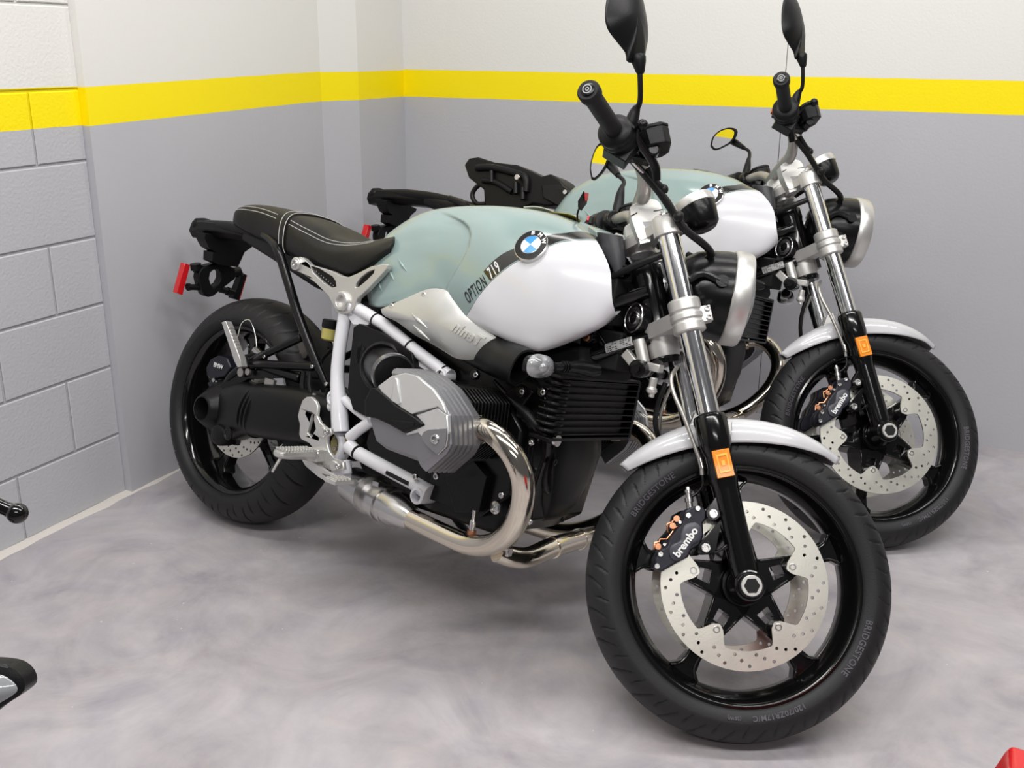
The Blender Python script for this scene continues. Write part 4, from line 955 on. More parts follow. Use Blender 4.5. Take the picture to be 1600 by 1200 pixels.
        R += [Rg(.965, .3725), Rg(.90, .3805), Rg(.86, .384), Rg(.4, .386), Rg(.01, .386)]
        g.rings(R); vc = g.obj('valve_cover', 'valve', P, 22, bev=.0008)
        # lighter raised facets, black insert, bolt recess shaded by a darker raised plate
        g = G()
        g.prism(pf([(185, 252), (255, 200), (330, 182), (395, 198), (480, 268), (532, 340), (552, 400), (505, 362), (390, 395), (370, 405), (300, 362), (215, 300)], yo), ysign * .384, ysign * .3925)
        g.prism(pf([(385, 408), (500, 368), (553, 408), (560, 500), (505, 560), (430, 540), (395, 500), (335, 515), (330, 505), (432, 462)], yo), ysign * .380, ysign * .3900)
        g.prism(pf([(284, 205), (298, 215), (312, 345), (300, 352), (262, 330)], yo), ysign * .384, ysign * .397)
        g.obj('cover_facet', 'valvelight', vc, 30, bev=.002)
        g = G(); g.prism(pf([(120, 330), (152, 262), (182, 262), (230, 300), (300, 362), (365, 402), (400, 425), (432, 455), (390, 480), (330, 502), (240, 452), (180, 425), (122, 415)], yo), ysign * .372, ysign * .396)
        g.obj('cover_insert', 'black', vc, 30, bev=.003)
        g = G(); g.prism(pf([(262, 432), (345, 440), (395, 448), (385, 468), (330, 482)], yo), ysign * .395, ysign * .3975); g.obj('insert_step', 'satin', vc, bev=.001)
        c_ = U(540 + 492 * .2917, 530 + 535 * .2917, yo); c_ = V((c_.x, ysign * abs(yo), c_.z))
        G().lathe(c_ - V((0, ysign * .003, 0)), (0, ysign, 0), [(0, .021), (.0095, .021), (.0095, .016), (.006, .012)], 24).obj('bolt_recess', 'cast', vc)
        rp = [V((x, ysign * .3885, z)) for x, z in vq([(556, 775), (580, 735), (620, 717), (770, 707), (768, 800), (755, 860), (690, 925), (640, 885), (590, 840)], yo)]
        G().tube(rp, .0013, 8, closed=True).obj('recess_rim', 'valvelight', vc); G().prism(vq([(556, 775), (580, 735), (620, 717), (770, 707), (768, 800), (755, 860), (690, 925), (640, 885), (590, 840)], yo), ysign * .380, ysign * .3925).obj('recess_shade_plate', 'valve', vc)  # plate stands proud; its darker tone paints the shade of the recess
        G().bolt(c_ + V((0, ysign * .001, 0)), (0, ysign, 0), .0105, .010).obj('cover_bolt', 'steel', vc)
        # exhaust header
        Q = lambda px, py, yy: (lambda q: V((q.x, q.y * -ysign, q.z)))(U(px, py, yy))
        pth = [Q(742, 672, -.275), Q(762, 672, -.285), Q(785, 690, -.285), Q(806, 720, -.275), Q(817, 755, -.258), Q(814, 795, -.235), Q(798, 830, -.205), Q(770, 850, -.18), Q(735, 851, -.165), Q(690, 833, -.155), Q(642, 810, -.145), Q(625, 802, -.14)]
        g = G().tube(pth, .0235, 24, k=70)
        g.lathe(pth[0], (pth[1] - pth[0]), [(-.01, .03), (.012, .03), (.014, .026)], 24)
        a, b = Q(638, 808, -.144), Q(630, 804, -.142); g.tube([a, b], .0255, 24)
        hd_ = g.obj('exhaust_header', 'pipe', P, 50)
        if sg < 0:
            g = G().tube([Q(645, 812, -.143), Q(625, 800, -.138), Q(600, 786, -.12), Q(575, 770, -.10), Q(552, 757, -.08)], [.026, .036, .044, .046, .044], 28, k=24)
            for a, b in (((606, 790), (602, 787)), ((580, 774), (577, 772)), ((618, 797), (615, 795))): g.tube([Q(*a, -.123), Q(*b, -.12)], .0475, 28)
            g.box(Q(590, 762, -.13), (.02, .02, .03)); g.obj('exhaust_collector', 'steel', P, 50)
            s_ = Q(735, 845, -.165)
            g = G().lathe(s_, (0, -.15, 1), [(-.02, .016), (.012, .016), (.014, .011)], 20); sn = g.obj('oxygen_sensor', 'steel', P)
            G().lathe(s_ + V((0, 0, .012)), (0, -.12, 1), [(0, .010), (.012, .010)], 6).obj('sensor_hex', 'copper', sn); G().lathe(s_ + V((0, -.001, .024)), (0, -.1, 1), [(0, .007), (.02, .007), (.024, .004), (.045, .004)], 14).obj('sensor_body', 'steel', sn)
    # crossover pipe ahead of the sump
    g = G().tube([V((1.04, -.175, .245)), V((1.055, -.14, .235)), V((1.07, -.10, .235)), V((1.075, -.03, .250)), V((1.075, .06, .258)), V((1.07, .15, .262)), V((1.04, .20, .262))], .0225, 24, k=50)
    g.tube([V((1.0755, -.025, .2505)), V((1.0755, -.018, .2515))], .0245, 24); g.tube([V((1.0735, .08, .2588)), V((1.0735, .088, .2592))], .0245, 24); g.obj('exhaust_crossover', 'pipe', P, 50)
    G().box(U(793, 862, -.17), (.016, .016, .018)).obj('pipe_clamp', 'steel', P, bev=.002)
    # silencer on the left
    G().tube([V((.60, .0, .26)), V((.50, .12, .26)), V((.40, .17, .28)), V((.1, .20, .36)), V((-.08, .21, .41))], [.035, .035, .045, .06, .052], 28, k=30).obj('silencer', 'steel', P, 50)
    # front engine cover
    g = G(); R = []
    for z, hw, x in ((.515, .085, 1.055), (.505, .10, 1.075), (.46, .10, 1.085), (.40, .088, 1.085), (.35, .070, 1.075), (.315, .05, 1.06), (.30, .042, 1.04)):
        R.append([V((x - .10, -hw, z)), V((x - .03, -hw, z)), V((x - .006, -hw * .82, z)), V((x, -hw * .5, z)), V((x, hw * .5, z)), V((x - .006, hw * .82, z)), V((x - .03, hw, z)), V((x - .10, hw, z))])
    g.rings(R); fc_ = g.obj('front_engine_cover', 'black', P, 50, bev=.004)
    g = G(); g.bolt(UX(866, 722, 1.078), (1, 0, 0), .008, .003); g.bolt(UX(878, 812, 1.06), (1, 0, 0), .006, .003); g.obj('cover_screw', 'satin', fc_)
    # oil cooler
    g = G(); X0 = 1.105
    g.box((X0 - .025, -.003, .566), (.03, .27, .115))
    for i in range(9): g.box((X0 - .02, 0, .512 + i * .0142), (.050, .30, .0028))
    g.box((X0 - .02, -.01, .502), (.052, .32, .006)); g.box((X0 - .02, -.01, .632), (.052, .32, .006)); g.box((X0 - .02, .153, .567), (.05, .010, .13))
    oc_ = g.obj('oil_cooler', 'fin', P, 30, bev=.0008)
    g = G()
    for i in range(8): g.tube([V((X0 - .038, -.160, .519 + i * .0142)), V((X0 - .012, -.166, .519 + i * .0142)), V((X0 + .004, -.150, .519 + i * .0142)), V((X0 + .005, -.135, .519 + i * .0142))], .0045, 10, k=10)
    g.obj('cooler_fin', 'satin', oc_)
    g = G().tube([U(772, 595, -.14), U(800, 625, -.15), U(822, 645, -.15), U(838, 664, -.145), U(855, 683, -.135), U(871, 688, -.13)], [.004, .006, .011, .0115, .011, .009], 14, k=30); hs = g.obj('coolant_hose', 'hose', P)
    g = G()
    for a, b, r in (((868, 688), (872, 689), .0125), ((813, 643), (817, 646), .012), ((822, 650), (825, 653), .0125)): g.tube([U(*a, -.134), U(*b, -.134)], r, 16)
    g.obj('hose_clip', 'steel', hs)
    g = G()
    for a, s_ in (((817, 612), .012), ((850, 613), .010), ((745, 586), .011)): g.lathe(U(*a, -.16), (0, -1, 0), [(0, s_), (.012, s_)], 16)
    g.prism([(q.x, q.z) for q in (U(790, 615, -.15), U(815, 600, -.15), U(835, 612, -.15), U(815, 640, -.15))], -.145, -.155); bk = g.obj('engine_bracket', 'satin', P, bev=.002)
    g = G()
    for a in ((817, 612), (850, 613), (745, 586), (831, 692)): g.bolt(U(*a, -.17), (0, -1, 0), .006, .005)
    g.obj('bracket_bolt', 'steel', bk)
    # ---------------- head tube, front frame and surroundings
    g = G().lathe(A0 + UA * .775, UA, [(0, .031), (.01, .034), (.015, .031), (.175, .031), (.185, .034), (.21, .034)], 32)
    for sg in (-1, 1):
        g.tube([U(868, 572, -.075) * 1 if sg < 0 else V((U(868, 572, -.075).x, .075, U(868, 572, -.075).z)), V((1.215, .030 * sg, .742))], .0145, 18)
        g.tube([V((.98, .07 * sg, .72)), V((1.19, .028 * sg, .835))], .0145, 18)
        g.tube([V((1.06, .06 * sg, .765)), V((1.13, .05 * sg, .70)), V((1.17, .04 * sg, .73))], .009, 12)
    ff = g.obj('front_frame', 'gloss', P, 40)
    a, b = U(957, 545, -.078), U(988, 533, -.07); d = (b - a).normalized(); nn = V((0, -1, .25)).normalized(); nn = (nn - d * nn.dot(d)).normalized(); yv = nn.cross(d)
    # warning sticker on the frame tube
    a = V((1.128, -.054, .700)); 
    A1 = U(868, 572, -.075); B1_ = V((1.215, -.030, .742)); dd = (B1_ - A1).normalized(); nn = V((.1, -1, .35)); nn = (nn - dd * nn.dot(dd)).normalized(); yv = nn.cross(dd)
    g = G(); R = []
    for s_ in (.56, .84):
        c_ = A1.lerp(B1_, s_); R.append([c_ + (nn * cos(t) + yv * sin(t)) * .0149 for t in [(-.75 + 1.5 * i / 8) for i in range(9)]])
    g.add(R[0] + R[1], [(i, i + 1, 10 + i, 9 + i) for i in range(8)]); 
    g.mi = 1
    for j in range(5):
        for i in range(9):
            if random.random() < .75:
                s0 = .575 + i * .028; c_ = A1.lerp(B1_, s0); c2_ = A1.lerp(B1_, s0 + .02); t0 = -.6 + j * .26; g.add([c_ + (nn * cos(t0) + yv * sin(t0)) * .0152, c2_ + (nn * cos(t0) + yv * sin(t0)) * .0152, c2_ + (nn * cos(t0 + .12) + yv * sin(t0 + .12)) * .0152, c_ + (nn * cos(t0 + .12) + yv * sin(t0 + .12)) * .0152], [(0, 1, 2, 3)])
    g.obj('frame_sticker', ['sticker', 'blk'], ff, solid=0)
    c_ = U(992, 497, -.045); g = G().lathe(c_, (-.5, -1, .1), [(-.02, .031), (.0, .031), (.004, .028), (.002, .018), (.006, .010), (.006, 0)], 36); hn = g.obj('horn', 'satin', P)
    G().lathe(c_, (-.5, -1, .1), [(.0, .0305), (.003, .0315), (.0045, .030), (.003, .0285)], 40).obj('horn_ring', 'steel', hn); G().lathe(c_, (-.5, -1, .1), [(.003, .0155), (.006, .015), (.006, .013), (.004, .0125)], 30).obj('horn_center', 'steel', hn)
    # ignition shroud between tank and fork
    g = G(); R = []
    for (px, py, r1, r2) in ((953, 366, .030, .024), (955, 380, .029, .023), (958, 392, .027, .021), (962, 406, .021, .018), (966, 420, .014, .014), (968, 432, .008, .010)):
        c_ = U(px, py, -.055); R.append([c_ + V((r1 * cos(t), r2 * sin(t), .0)) for t in (2 * pi * i / 24 for i in range(24))])
    g.rings(R); g.obj('ignition_shroud', mat('shroud_plastic', (.045, .045, .05), .38, bump=.1), P, 50, bev=.002)
    g = G()
    for i in range(4): g.box(U(970 + i * 3, 398 + i * 9, -.05), (.010, .02, .008))
    g.box((1.08, 0, .80), (.10, .12, .10)); g.box((1.11, .0, .70), (.10, .10, .08)); g.obj('wiring_block', 'dark', P, bev=.004)
    c_ = U(1000, 574, -.05); g = G().lathe(c_ + V((0, .03, 0)), (.1, -1, -.05), [(0, .018), (.05, .0185), (.052, .015), (.052, .008), (.058, .008), (.058, 0)], 24); ln = g.obj('steering_lock', 'satin', P)
    G().lathe(c_ + V((0, .012, 0)), (.1, -1, -.05), [(0, .0205), (.008, .0205)], 24).obj('lock_ring', 'steel', ln)
    g = G().box(U(1022, 574, -.04), (.035, .02, .016)); g.lathe(U(1022, 590, -.045), (0, 0, -1), [(0, .008), (.02, .008), (.022, .011), (.03, .011), (.034, .006)], 16); g.lathe(U(1018, 618, -.045), (0, 0, -1), [(-.012, .010), (-.008, .010), (-.004, .0055), (0.004, .006)], 14); g.box(U(985, 560, -.05), (.035, .015, .02), Mx.Rotation(.6, 3, 'Y')); g.obj('damper_fitting', 'cast', P, bev=.003)
    c_ = U(919, 527, -.09); g = G().lathe(c_ + V((0, .02, 0)), (0, -1, 0), [(0, .012), (.024, .012)], 18); g.prism([(q.x, q.z) for q in (U(905, 520, -.08), U(928, 512, -.08), U(930, 535, -.08), U(910, 540, -.08))], -.08, -.068); G_ = g.obj('tank_bracket', 'satin', P, bev=.002); G().bolt(c_ - V((0, .004, 0)), (0, -1, 0), .009, .006).obj('tank_bolt', 'copper', G_)
    # ---------------- turn signals (front)
    for sg in (-1, 1):
        m_ = lambda q: V((q.x, q.y * -sg, q.z)) if sg > 0 else q
        c_ = m_(U(844, 573, -.255)); d = m_(V((.10, -1, .0))).normalized()
        g = G().tube([m_(U(935, 578, -.11)), m_(U(925, 578, -.125)), m_(U(905, 574, -.16)), m_(U(884, 573, -.20)), m_(U(866, 573, -.235))], [.012, .015, .0135, .009, .008], 18, k=20)
        for i in range(3): g.tube([m_(U(888 - i * 4, 573, -.195 - i * .006)), m_(U(886 - i * 4, 573, -.198 - i * .006))], .0115, 18)
        g.pillow([(-.030, 0), (-.026, .014), (0, .020), (.026, .014), (.031, 0), (.026, -.014), (0, -.020), (-.026, -.014)], -.002, .010, .006, 3, 6, (c_ + V((-.010, 0, 0)), m_(V((0, -1, 0))), V((0, 0, 1)), V((-1, 0, 0))))
        ts = g.obj('turn_signal', 'satin', P, 50)
        g = G().pillow([(-.046, 0), (-.044, .004), (-.028, .018), (0, .024), (.024, .020), (.036, .006), (.032, -.012), (.012, -.022), (-.026, -.018), (-.044, -.004)], -.006, .004, .018, 2.2, 10, (c_, m_(V((0, -1, 0))), V((0, 0, 1)), V((1, 0, 0)))); g.obj('signal_lens', 'clear', ts, 60)
        G().ell(c_ + V((.004, 0, 0)), (.008, .012, .008)).obj('signal_reflector', 'steel', ts)
    # ---------------- side cover and intake stub
    k_ = U; pc = lambda l, yy: [(q.x, q.z) for q in (U(a, b, yy) for a, b in l)]
    g = G().prism(pc([(557, 512), (566, 506), (600, 520), (625, 535), (648, 552), (652, 575), (625, 600), (600, 606), (588, 628), (575, 650), (556, 640), (548, 610), (552, 560)], -.155), -.145, -.165)
    g.lathe(U(604, 574, -.150), (.25, -1, .0), [(0, .062), (.02, .060), (.026, .054), (.02, .046)], 36)
    for i in range(3): g.box(U(561, 545, -.166) + V((.0, 0, -.01 * i)), (.008, .002, .03))
    sc = g.obj('side_cover', 'black', P, 35, bev=.004)
    g = G()
    for i, (a, b) in enumerate([(568, 545), (575, 543), (582, 542), (567, 554), (574, 552), (581, 551), (568, 563), (575, 561)]): g.lathe(U(a, b, -.1668), (0, -1, 0), [(0, .0035), (.0005, .0035)], 12)
    g.obj('cover_hole_shade', 'dark', sc)  # flat dark rounds paint the shade inside the cover's holes
    g = G().tube([U(598, 571, -.15), U(606, 577, -.20), U(616, 587, -.25)], [.046, .045, .043], 36); st_ = g.obj('intake_stub', 'satin', P); g = G().tube([U(613, 584, -.236), U(616, 587, -.246)], .0475, 36); g.obj('stub_clamp', 'steel', st_)
    mirrored(sc, P)
    # rear brake reservoir
    c_ = U(514, 532, -.105)
    g = G().lathe(c_, (0, 0, 1), [(0, .016), (.004, .021), (.03, .022)], 24); rs = g.obj('brake_fluid_reservoir', 'amber', P); G().lathe(c_ + V((0, 0, .03)), (0, 0, 1), [(0, .0225), (.004, .024), (.020, .024), (.022, .022)], 24).obj('reservoir_cap', 'black', rs)
    G().tube([c_, U(518, 545, -.10), U(505, 560, -.09), U(500, 575, -.09)], .005, 10, k=12).obj('reservoir_hose', 'hose', P)
    g = G().tube([U(475, 580, -.13), U(472, 600, -.13), U(474, 622, -.13)], .006, 10); g.tube([U(484, 582, -.14), U(483, 600, -.14), U(487, 622, -.14), U(495, 635, -.15)], .005, 10); g.tube([U(500, 610, -.12), U(508, 650, -.14), U(512, 690, -.14)], .003, 8, k=12); g.obj('brake_hose', 'hose', P)
    g = G().lathe(U(490, 628, -.145), (0, 0, 1), [(0, .010), (.012, .010), (.014, .006), (.022, .006)], 14); g.obj('hose_fitting', 'steel', P)
    # rear master cylinder / linkage dark mass, shock
    g = G().tube([V((.38, 0, .33)), V((.46, 0, .60))], .028, 20)
    for i in range(10): g.tube([V((.39 + i * .008, 0, .36 + i * .024)), V((.392 + i * .008, 0, .366 + i * .024))], .042, 20)
    g.box((.46, 0, .38), (.10, .20, .16)); g.box((.50, 0, .55), (.10, .16, .20)); g.obj('rear_shock', 'satin', P, bev=.004)
    # hugger behind the subframe
    g = G().prism(pc([(467, 490), (476, 500), (484, 520), (486, 545), (478, 560), (455, 560), (462, 540), (468, 515)], -.06), -.055, -.061); g.obj('splash_guard', mat('guard_grey', (.10, .09, .085), .5, bump=.1), P, bev=.002)
    # ---------------- rear wheel, swingarm, final drive
    WR = Mx.Translation(RX)
    rw = wheel(G(), .055, .05, .5, .072).obj('rear_wheel', 'gloss', P, 35, bev=.002, mtx=WR)
    disc_g(.132, .098, 5, .4, .07, .055 - .11).obj('brake_disc', 'disc', rw)
    rt_ = tyre_g(.315, .090, .072, .066, 26, 2).obj('rear_tyre', 'rubber', P, 50, mtx=WR)
    for tx, sz, an in (('DYNAMIC', .014, 118), ('180/55ZR17M/C', .012, -60)):
        g = G(); side_text(g, tx, sz, radians(an), .2475, .0745); g.obj('tyre_lettering', 'letter', rt_)
    ax = V((0, 0, .315))
    g = G()   # bevel gear housing
    g.lathe(ax + V((-.012, -.045, 0)), (0, -1, 0), [(0, .080), (.03, .088), (.055, .080), (.082, .062), (.102, .049), (.116, .040), (.122, .036), (.124, .031), (.108, .0275), (.07, .026)], 44, cap=False)
    g.lathe(U(358, 679, -.12), (0, -1, 0), [(0, .030), (.030, .030), (.040, .026), (.044, .018)], 30)
    fdv = g.obj('final_drive', 'black', P, 40)
    G().lathe(ax + V((-.012, -.112, 0)), (0, -1, 0), [(0, .0285), (.002, .0285)], 30).obj('hub_plug', mat('hub_grey', (.09, .09, .1), .5, bump=.1), fdv)
    G().lathe(U(357, 678, -.163), (0, -1, 0), [(0, .017), (.003, .017), (.004, .012), (.002, .010)], 24).obj('drive_bolt', 'satin', fdv)
    g = G(); R = []
    for x, cy, cz, ry, rz in ((.02, -.095, .320, .05, .070), (.06, -.105, .325, .052, .078), (.10, -.112, .334, .052, .080), (.14, -.118, .345, .052, .070), (.17, -.122, .352, .050, .070), (.24, -.125, .362, .052, .072), (.33, -.125, .375, .052, .070), (.40, -.12, .382, .048, .064), (.46, -.11, .387, .04, .055)):
        R.append([V((x, cy + ry * c_, cz + rz * s_)) for c_, s_ in ((lambda t: (cos(t) * (abs(cos(t)) ** 2.8 + abs(sin(t)) ** 2.8) ** (-1 / 2.8), sin(t) * (abs(cos(t)) ** 2.8 + abs(sin(t)) ** 2.8) ** (-1 / 2.8)))(2 * pi * i / 32) for i in range(32))])
    g.rings(R); sa = g.obj('swingarm', 'black', P, 40)
    g = G()
    for x in (.145, .160, .175):
        g.rings([[V((x + dx + .35 * (z_ - .33) * .5, y_, z_)) for (y_, z_) in ((-.120 + (.055 + q) * cos(t), .350 + (.070 + q) * sin(t)) for t in (2 * pi * i / 32 for i in range(32)))] for dx, q in ((-.003, 0), (-.002, .004), (.002, .004), (.003, 0))])
    g.obj('bellows', 'hose', sa, 50)
    g = G().tube([U(348, 612, -.10), U(362, 590, -.115), U(378, 576, -.12), U(400, 566, -.12), U(430, 578, -.12), U(470, 592, -.12)], [.012, .014, .013, .016, .014, .013], 14, k=24)
    g.prism(pc([(334, 612), (352, 595), (380, 576), (470, 580), (470, 590), (392, 592), (350, 618)], -.12), -.11, -.125); g.obj('torque_arm', 'satin', P, bev=.003)
    g = G(); g.lathe(U(379, 582, -.13), (0, -1, 0), [(0, .012), (.008, .012), (.009, .006)], 18); g.lathe(U(389, 581, -.135), (0, -1, 0), [(0, .009), (.006, .009)], 14); g.box(U(422, 601, -.12), (.035, .01, .03)); g.obj('arm_bolt', 'bar', P)
    # rear caliper
    g = G().prism(pc([(333, 575), (340, 562), (352, 556), (366, 560), (372, 575), (362, 590), (345, 592), (334, 588)], -.08), -.055, -.105)
    g.prism(pc([(330, 598), (348, 590), (362, 592), (350, 612), (335, 610)], -.08), -.07, -.095); rcl = g.obj('rear_caliper', 'caliper', P, bev=.004)
    q = U(341, 572, -.107); G().text('BMW', .0175, lambda u, v, w_: q + V((u, -w_, v)), .0004, bold=.0002).obj('caliper_print', 'wht', rcl)
    g = G(); g.lathe(U(337, 594, -.097), (0, -1, 0), [(0, .006), (.008, .006)], 12); g.box(U(340, 600, -.10), (.014, .006, .016)); g.tube([U(366, 548, -.12), U(372, 525, -.11), U(378, 505, -.1), U(390, 500, -.09), U(398, 520, -.09), U(402, 548, -.10)], .0018, 8, k=26); g.tube([U(400, 548, -.10), U(412, 560, -.12)], .012, 10); g.obj('rear_brake_pipe', 'steel', P)
    # ---------------- tail: licence plate carrier
    xk = -.30
    T_ = lambda px, py, x=xk: UX(px, py, x)
    g = G()
    rw_ = lambda pts, r, k=16: g.tube(pts, r, 16, k=k)
    yz = lambda l, x: [(lambda q: (q.y, q.z))(T_(280 + a / 7.5, 320 + b / 7.5, x)) for a, b in l]
    frp = lambda x: (V((x, 0, 0)), V((0, 1, 0)), V((0, 0, 1)), V((-1, 0, 0)))
    # arm reaching back from the seat, two rails
    for sg in (-1, 1): g.tube([V((.06, .055 * sg, .795)), V((-.08, .045 * sg, .805)), V((-.20, .03 * sg, .805)), V((-.32, .02 * sg, .80))], [.014, .016, .018, .014], 12, k=20)
    g.rings([[V((x, y_ * a_, z + b_)) for a_, b_ in ((-1, -.012), (-.9, .012), (.9, .012), (1, -.012), (.6, -.03), (-.6, -.03))] for x, y_, z in ((.0, .055, .800), (-.12, .05, .803), (-.24, .045, .80), (-.32, .045, .795), (-.37, .04, .785))])
    tl = g.obj('tail_bracket', 'black', P, 40, bev=.003)
    # stub indicator mount pointing to the rear-left (long rounded lug)
    g = G().tube([T_(345, 360, -.30), T_(335, 356, -.32), T_(320, 351, -.34), T_(305, 350, -.35), T_(301, 349, -.352)], [.014, .016, .0195, .017, .008], 18, k=24); g.obj('indicator_mount', 'black', tl, 60)
    # panel dropping to the plate holder
    g = G().prism(yz([(255, 330), (560, 345), (700, 400), (830, 440), (820, 475), (720, 545), (660, 680), (640, 720), (470, 700), (420, 690), (340, 655), (345, 545), (385, 545), (310, 500), (270, 430), (250, 380)], -.28), 0, .045, (), frp(-.26))
    g.obj('plate_panel', 'black', tl, bev=.005)
    ring_o = yz([(245, 735), (330, 700), (420, 680), (520, 690), (640, 740), (640, 860), (560, 920), (470, 990), (390, 1060), (320, 1080), (270, 1050), (225, 950), (205, 850), (215, 780)], -.30)
    ring_i = yz([(345, 790), (390, 755), (440, 750), (470, 790), (470, 860), (440, 920), (380, 962), (350, 930), (332, 860)], -.30)
    g = G().prism(ring_o, 0, .03, [ring_i], frp(-.29)); g.obj('plate_holder', 'black', tl, 40, bev=.006, seg=3)
    g = G()
    for l, r in (([(270, 760), (200, 745), (185, 700)], .014), ([(190, 690), (200, 760)], .016), ([(250, 970), (170, 965), (100, 965)], .009), ([(600, 800), (690, 780), (700, 830)], .015), ([(480, 990), (560, 1010), (640, 1030)], .010), ([(560, 1010), (590, 1020)], .013), ([(95, 965), (125, 960)], .011)): g.tube([T_(280 + a / 7.5, 320 + b / 7.5, -.305) for a, b in l], r, 14)
    g.obj('reflector_arm', 'black', tl, 60)
    g = G()
    for a, b in ((345, 285), (768, 338), (600, 515), (690, 525), (580, 635), (385, 465), (185, 695), (100, 955), (575, 1020), (655, 765)): g.lathe(T_(280 + a / 7.5, 320 + b / 7.5, -.318), (-.5, -1, .1), [(0, .0042), (.004, .0035)], 12)
    g.obj('tail_screw', 'steel', tl)
    # side reflectors: edges seen from ahead, red faces outward
    for l, sgn in (([(70, 685), (130, 708), (40, 1060), (-25, 1035)], -1), ([(745, 800), (800, 825), (710, 1125), (635, 1100)], 1)):
        pts = [T_(280 + a / 7.5, 320 + b / 7.5, -.31) for a, b in l]; cy = sum(p.y for p in pts) / 4
        a_, b_, c__, d_ = pts
        g = G(); g.rings([[p + V((dx, 0, 0)) for p in (a_, b_, c__, d_)] for dx in (-.022, .0)])
        tag(g.obj('red_reflector', 'red' if sgn < 0 else 'red', P, bev=.001), 'red reflector with black back' if sgn > 0 else 'red tail reflector')
        if sgn > 0:
            g = G(); g.rings([[p + V((dx, -.001, 0)) for p in (a_ + (b_ - a_) * -.06, a_.lerp(b_, .86), d_.lerp(c__, .86), d_ + (c__ - d_) * -.06)] for dx in (-.0235, .002)]); g.obj('reflector_back', 'black', P, bev=.001)
    # ---------------- side stand (left), reaches the floor
    tL_ = math.tan(LEAN); fy = .285; fz = fy * tL_ + .004
    g = G().tube([V((.56, .12, .27)), V((.60, .20, .18)), V((.63, fy, fz + .01))], .0115, 14); 
    rot = Mx.Rotation(LEAN, 3, 'X'); g.box(V((.635, fy, fz + .002)), (.06, .04, .006), rot); g.obj('side_stand', 'satin', P, 40, bev=.001)
# lever and left mirror stand a little differently on the two machines
def handlebar_extras(P, pose, lev, stem, gl, hs, wall_pt):
    S_ = lambda px, py, y: ray(px, py, True, 1, y, pose)
    lv = [S_(*a) for a in lev]
    g = G().tube(lv, [.008, .009, .009, .008, .0065, .006, .006], 12, k=30); g.ell(lv[-1], (.0105, .0105, .0105)); g.obj('brake_lever', 'satin', P, steer=True)
    t = [S_(*a) for a in stem]; mh = S_(*hs); T = pose @ STEER; mw = T @ mh
    n = ((V((0, 0, CAM_H)) - mw).normalized() + (V(wall_pt) - mw).normalized()).normalized(); n = T.to_3x3().inverted() @ n
    Y = V((0, 0, 1)); Y = (Y - n * Y.dot(n)).normalized(); X = Y.cross(-n)
    def onpl(px, py):
        o = ray(px, py, True, 1, -1., pose); d = (ray(px, py, True, 1, 0, pose) - o).normalized(); k = (mh - o).dot(n) / d.dot(n); q_ = o + d * k - mh; return (q_.dot(X), q_.dot(Y))
    o2 = [onpl(*a) for a in gl]; cx = sum(a for a, b in o2) / len(o2); cy = sum(b for a, b in o2) / len(o2)
    g = G().tube(t + [mh - n * .02], [.0065, .006, .005, .005, .006], 14, k=26); g.tube([t[0] - (t[1] - t[0]) * .3, t[0], t[0].lerp(t[1], .8), t[1].lerp(t[2], .4)], [.012, .0135, .0105, .0065], 16, k=10)
    mm = g.obj('mirror', 'black', P, steer=True); fr = (mh, X, Y, -n)
    G().pillow([(cx + (a - cx) * 1.2, cy + (b - cy) * 1.18) for a, b in o2], 0, .006, .034, 1.7, 10, fr).obj('mirror_housing', 'black', mm, 60)
    G().tube([mh - n * .032, (mh - n * .034).lerp(t[3], .5), t[3]], [.012, .011, .007], 16, k=10).obj('mirror_neck', 'black', mm, 60)
    G().prism(smooth2(o2, 40), -.0012, .001, (), fr).obj('mirror_glass', 'glass', mm, 60)

# ------------------------------------------------------------------ place the machines
bike = build_bike(); bike.matrix_basis = POSE1
tag(bike, 'sage and white roadster motorcycle in front, black stitched seat, nearest the camera', 'motorcycle', 'roadster motorcycles parked side by side')
keep = {c.name for c in bike.children if c.name.startswith('mirror')}
handlebar_extras(bike, POSE1, [(1026, 282, -.205), (1024, 262, -.215), (1014, 243, -.23), (1001, 226, -.25), (994, 210, -.27), (997, 200, -.285), (1004, 195, -.295)],
    [(966, 326, .25), (970, 298, .26), (975, 284, .285), (966, 274, .30)], [(926, 276), (924, 262), (927, 246), (933, 232), (940, 227), (947, 232), (949, 243), (946, 256), (939, 268), (930, 277)], (938, 252, .335), (-1.30, 2.15, 1.075))
bike2 = bike.copy(); COL.objects.link(bike2)
for ch in list(bike.children):
    if ch.name.startswith(('brake_lever', 'mirror')) and ch.name not in keep: continue
    if ch.name.startswith(('seat',)) and not ch.name.startswith('seat_base'): continue
    c = ch.copy(); COL.objects.link(c); c.parent = bike2
    for g_ in ch.children:
        d = g_.copy(); COL.objects.link(d); d.parent = c
    if ch.name.startswith('front_wheel') or ch.name.startswith('front_tyre'): c.matrix_basis = ch.matrix_basis @ Mx.Rotation(-radians(18.6), 4, 'Y')
bike2.matrix_basis = POSE2
handlebar_extras(bike2, POSE2, [(1238, 222, -.215), (1237, 214, -.22), (1236, 204, -.23), (1240, 190, -.25), (1248, 174, -.27), (1260, 163, -.285), (1272, 160, -.295)],
    [(1164, 278, .25), (1169, 255, .26), (1171, 238, .285), (1162, 231, .30)], [(1113, 227), (1116, 215), (1125, 206), (1137, 202), (1146, 204), (1147, 211), (1141, 221), (1130, 228), (1119, 232)], (1130, 217, .335), (-.9, 3.2, 1.07))
tag(bike2, 'sage and white roadster motorcycle behind, seat removed, by the right wall', 'motorcycle', 'roadster motorcycles parked side by side')

# ------------------------------------------------------------------ odds and ends
def on_bike(px, py, y, pose): return pose @ ray(px, py, False, 1, y, pose)
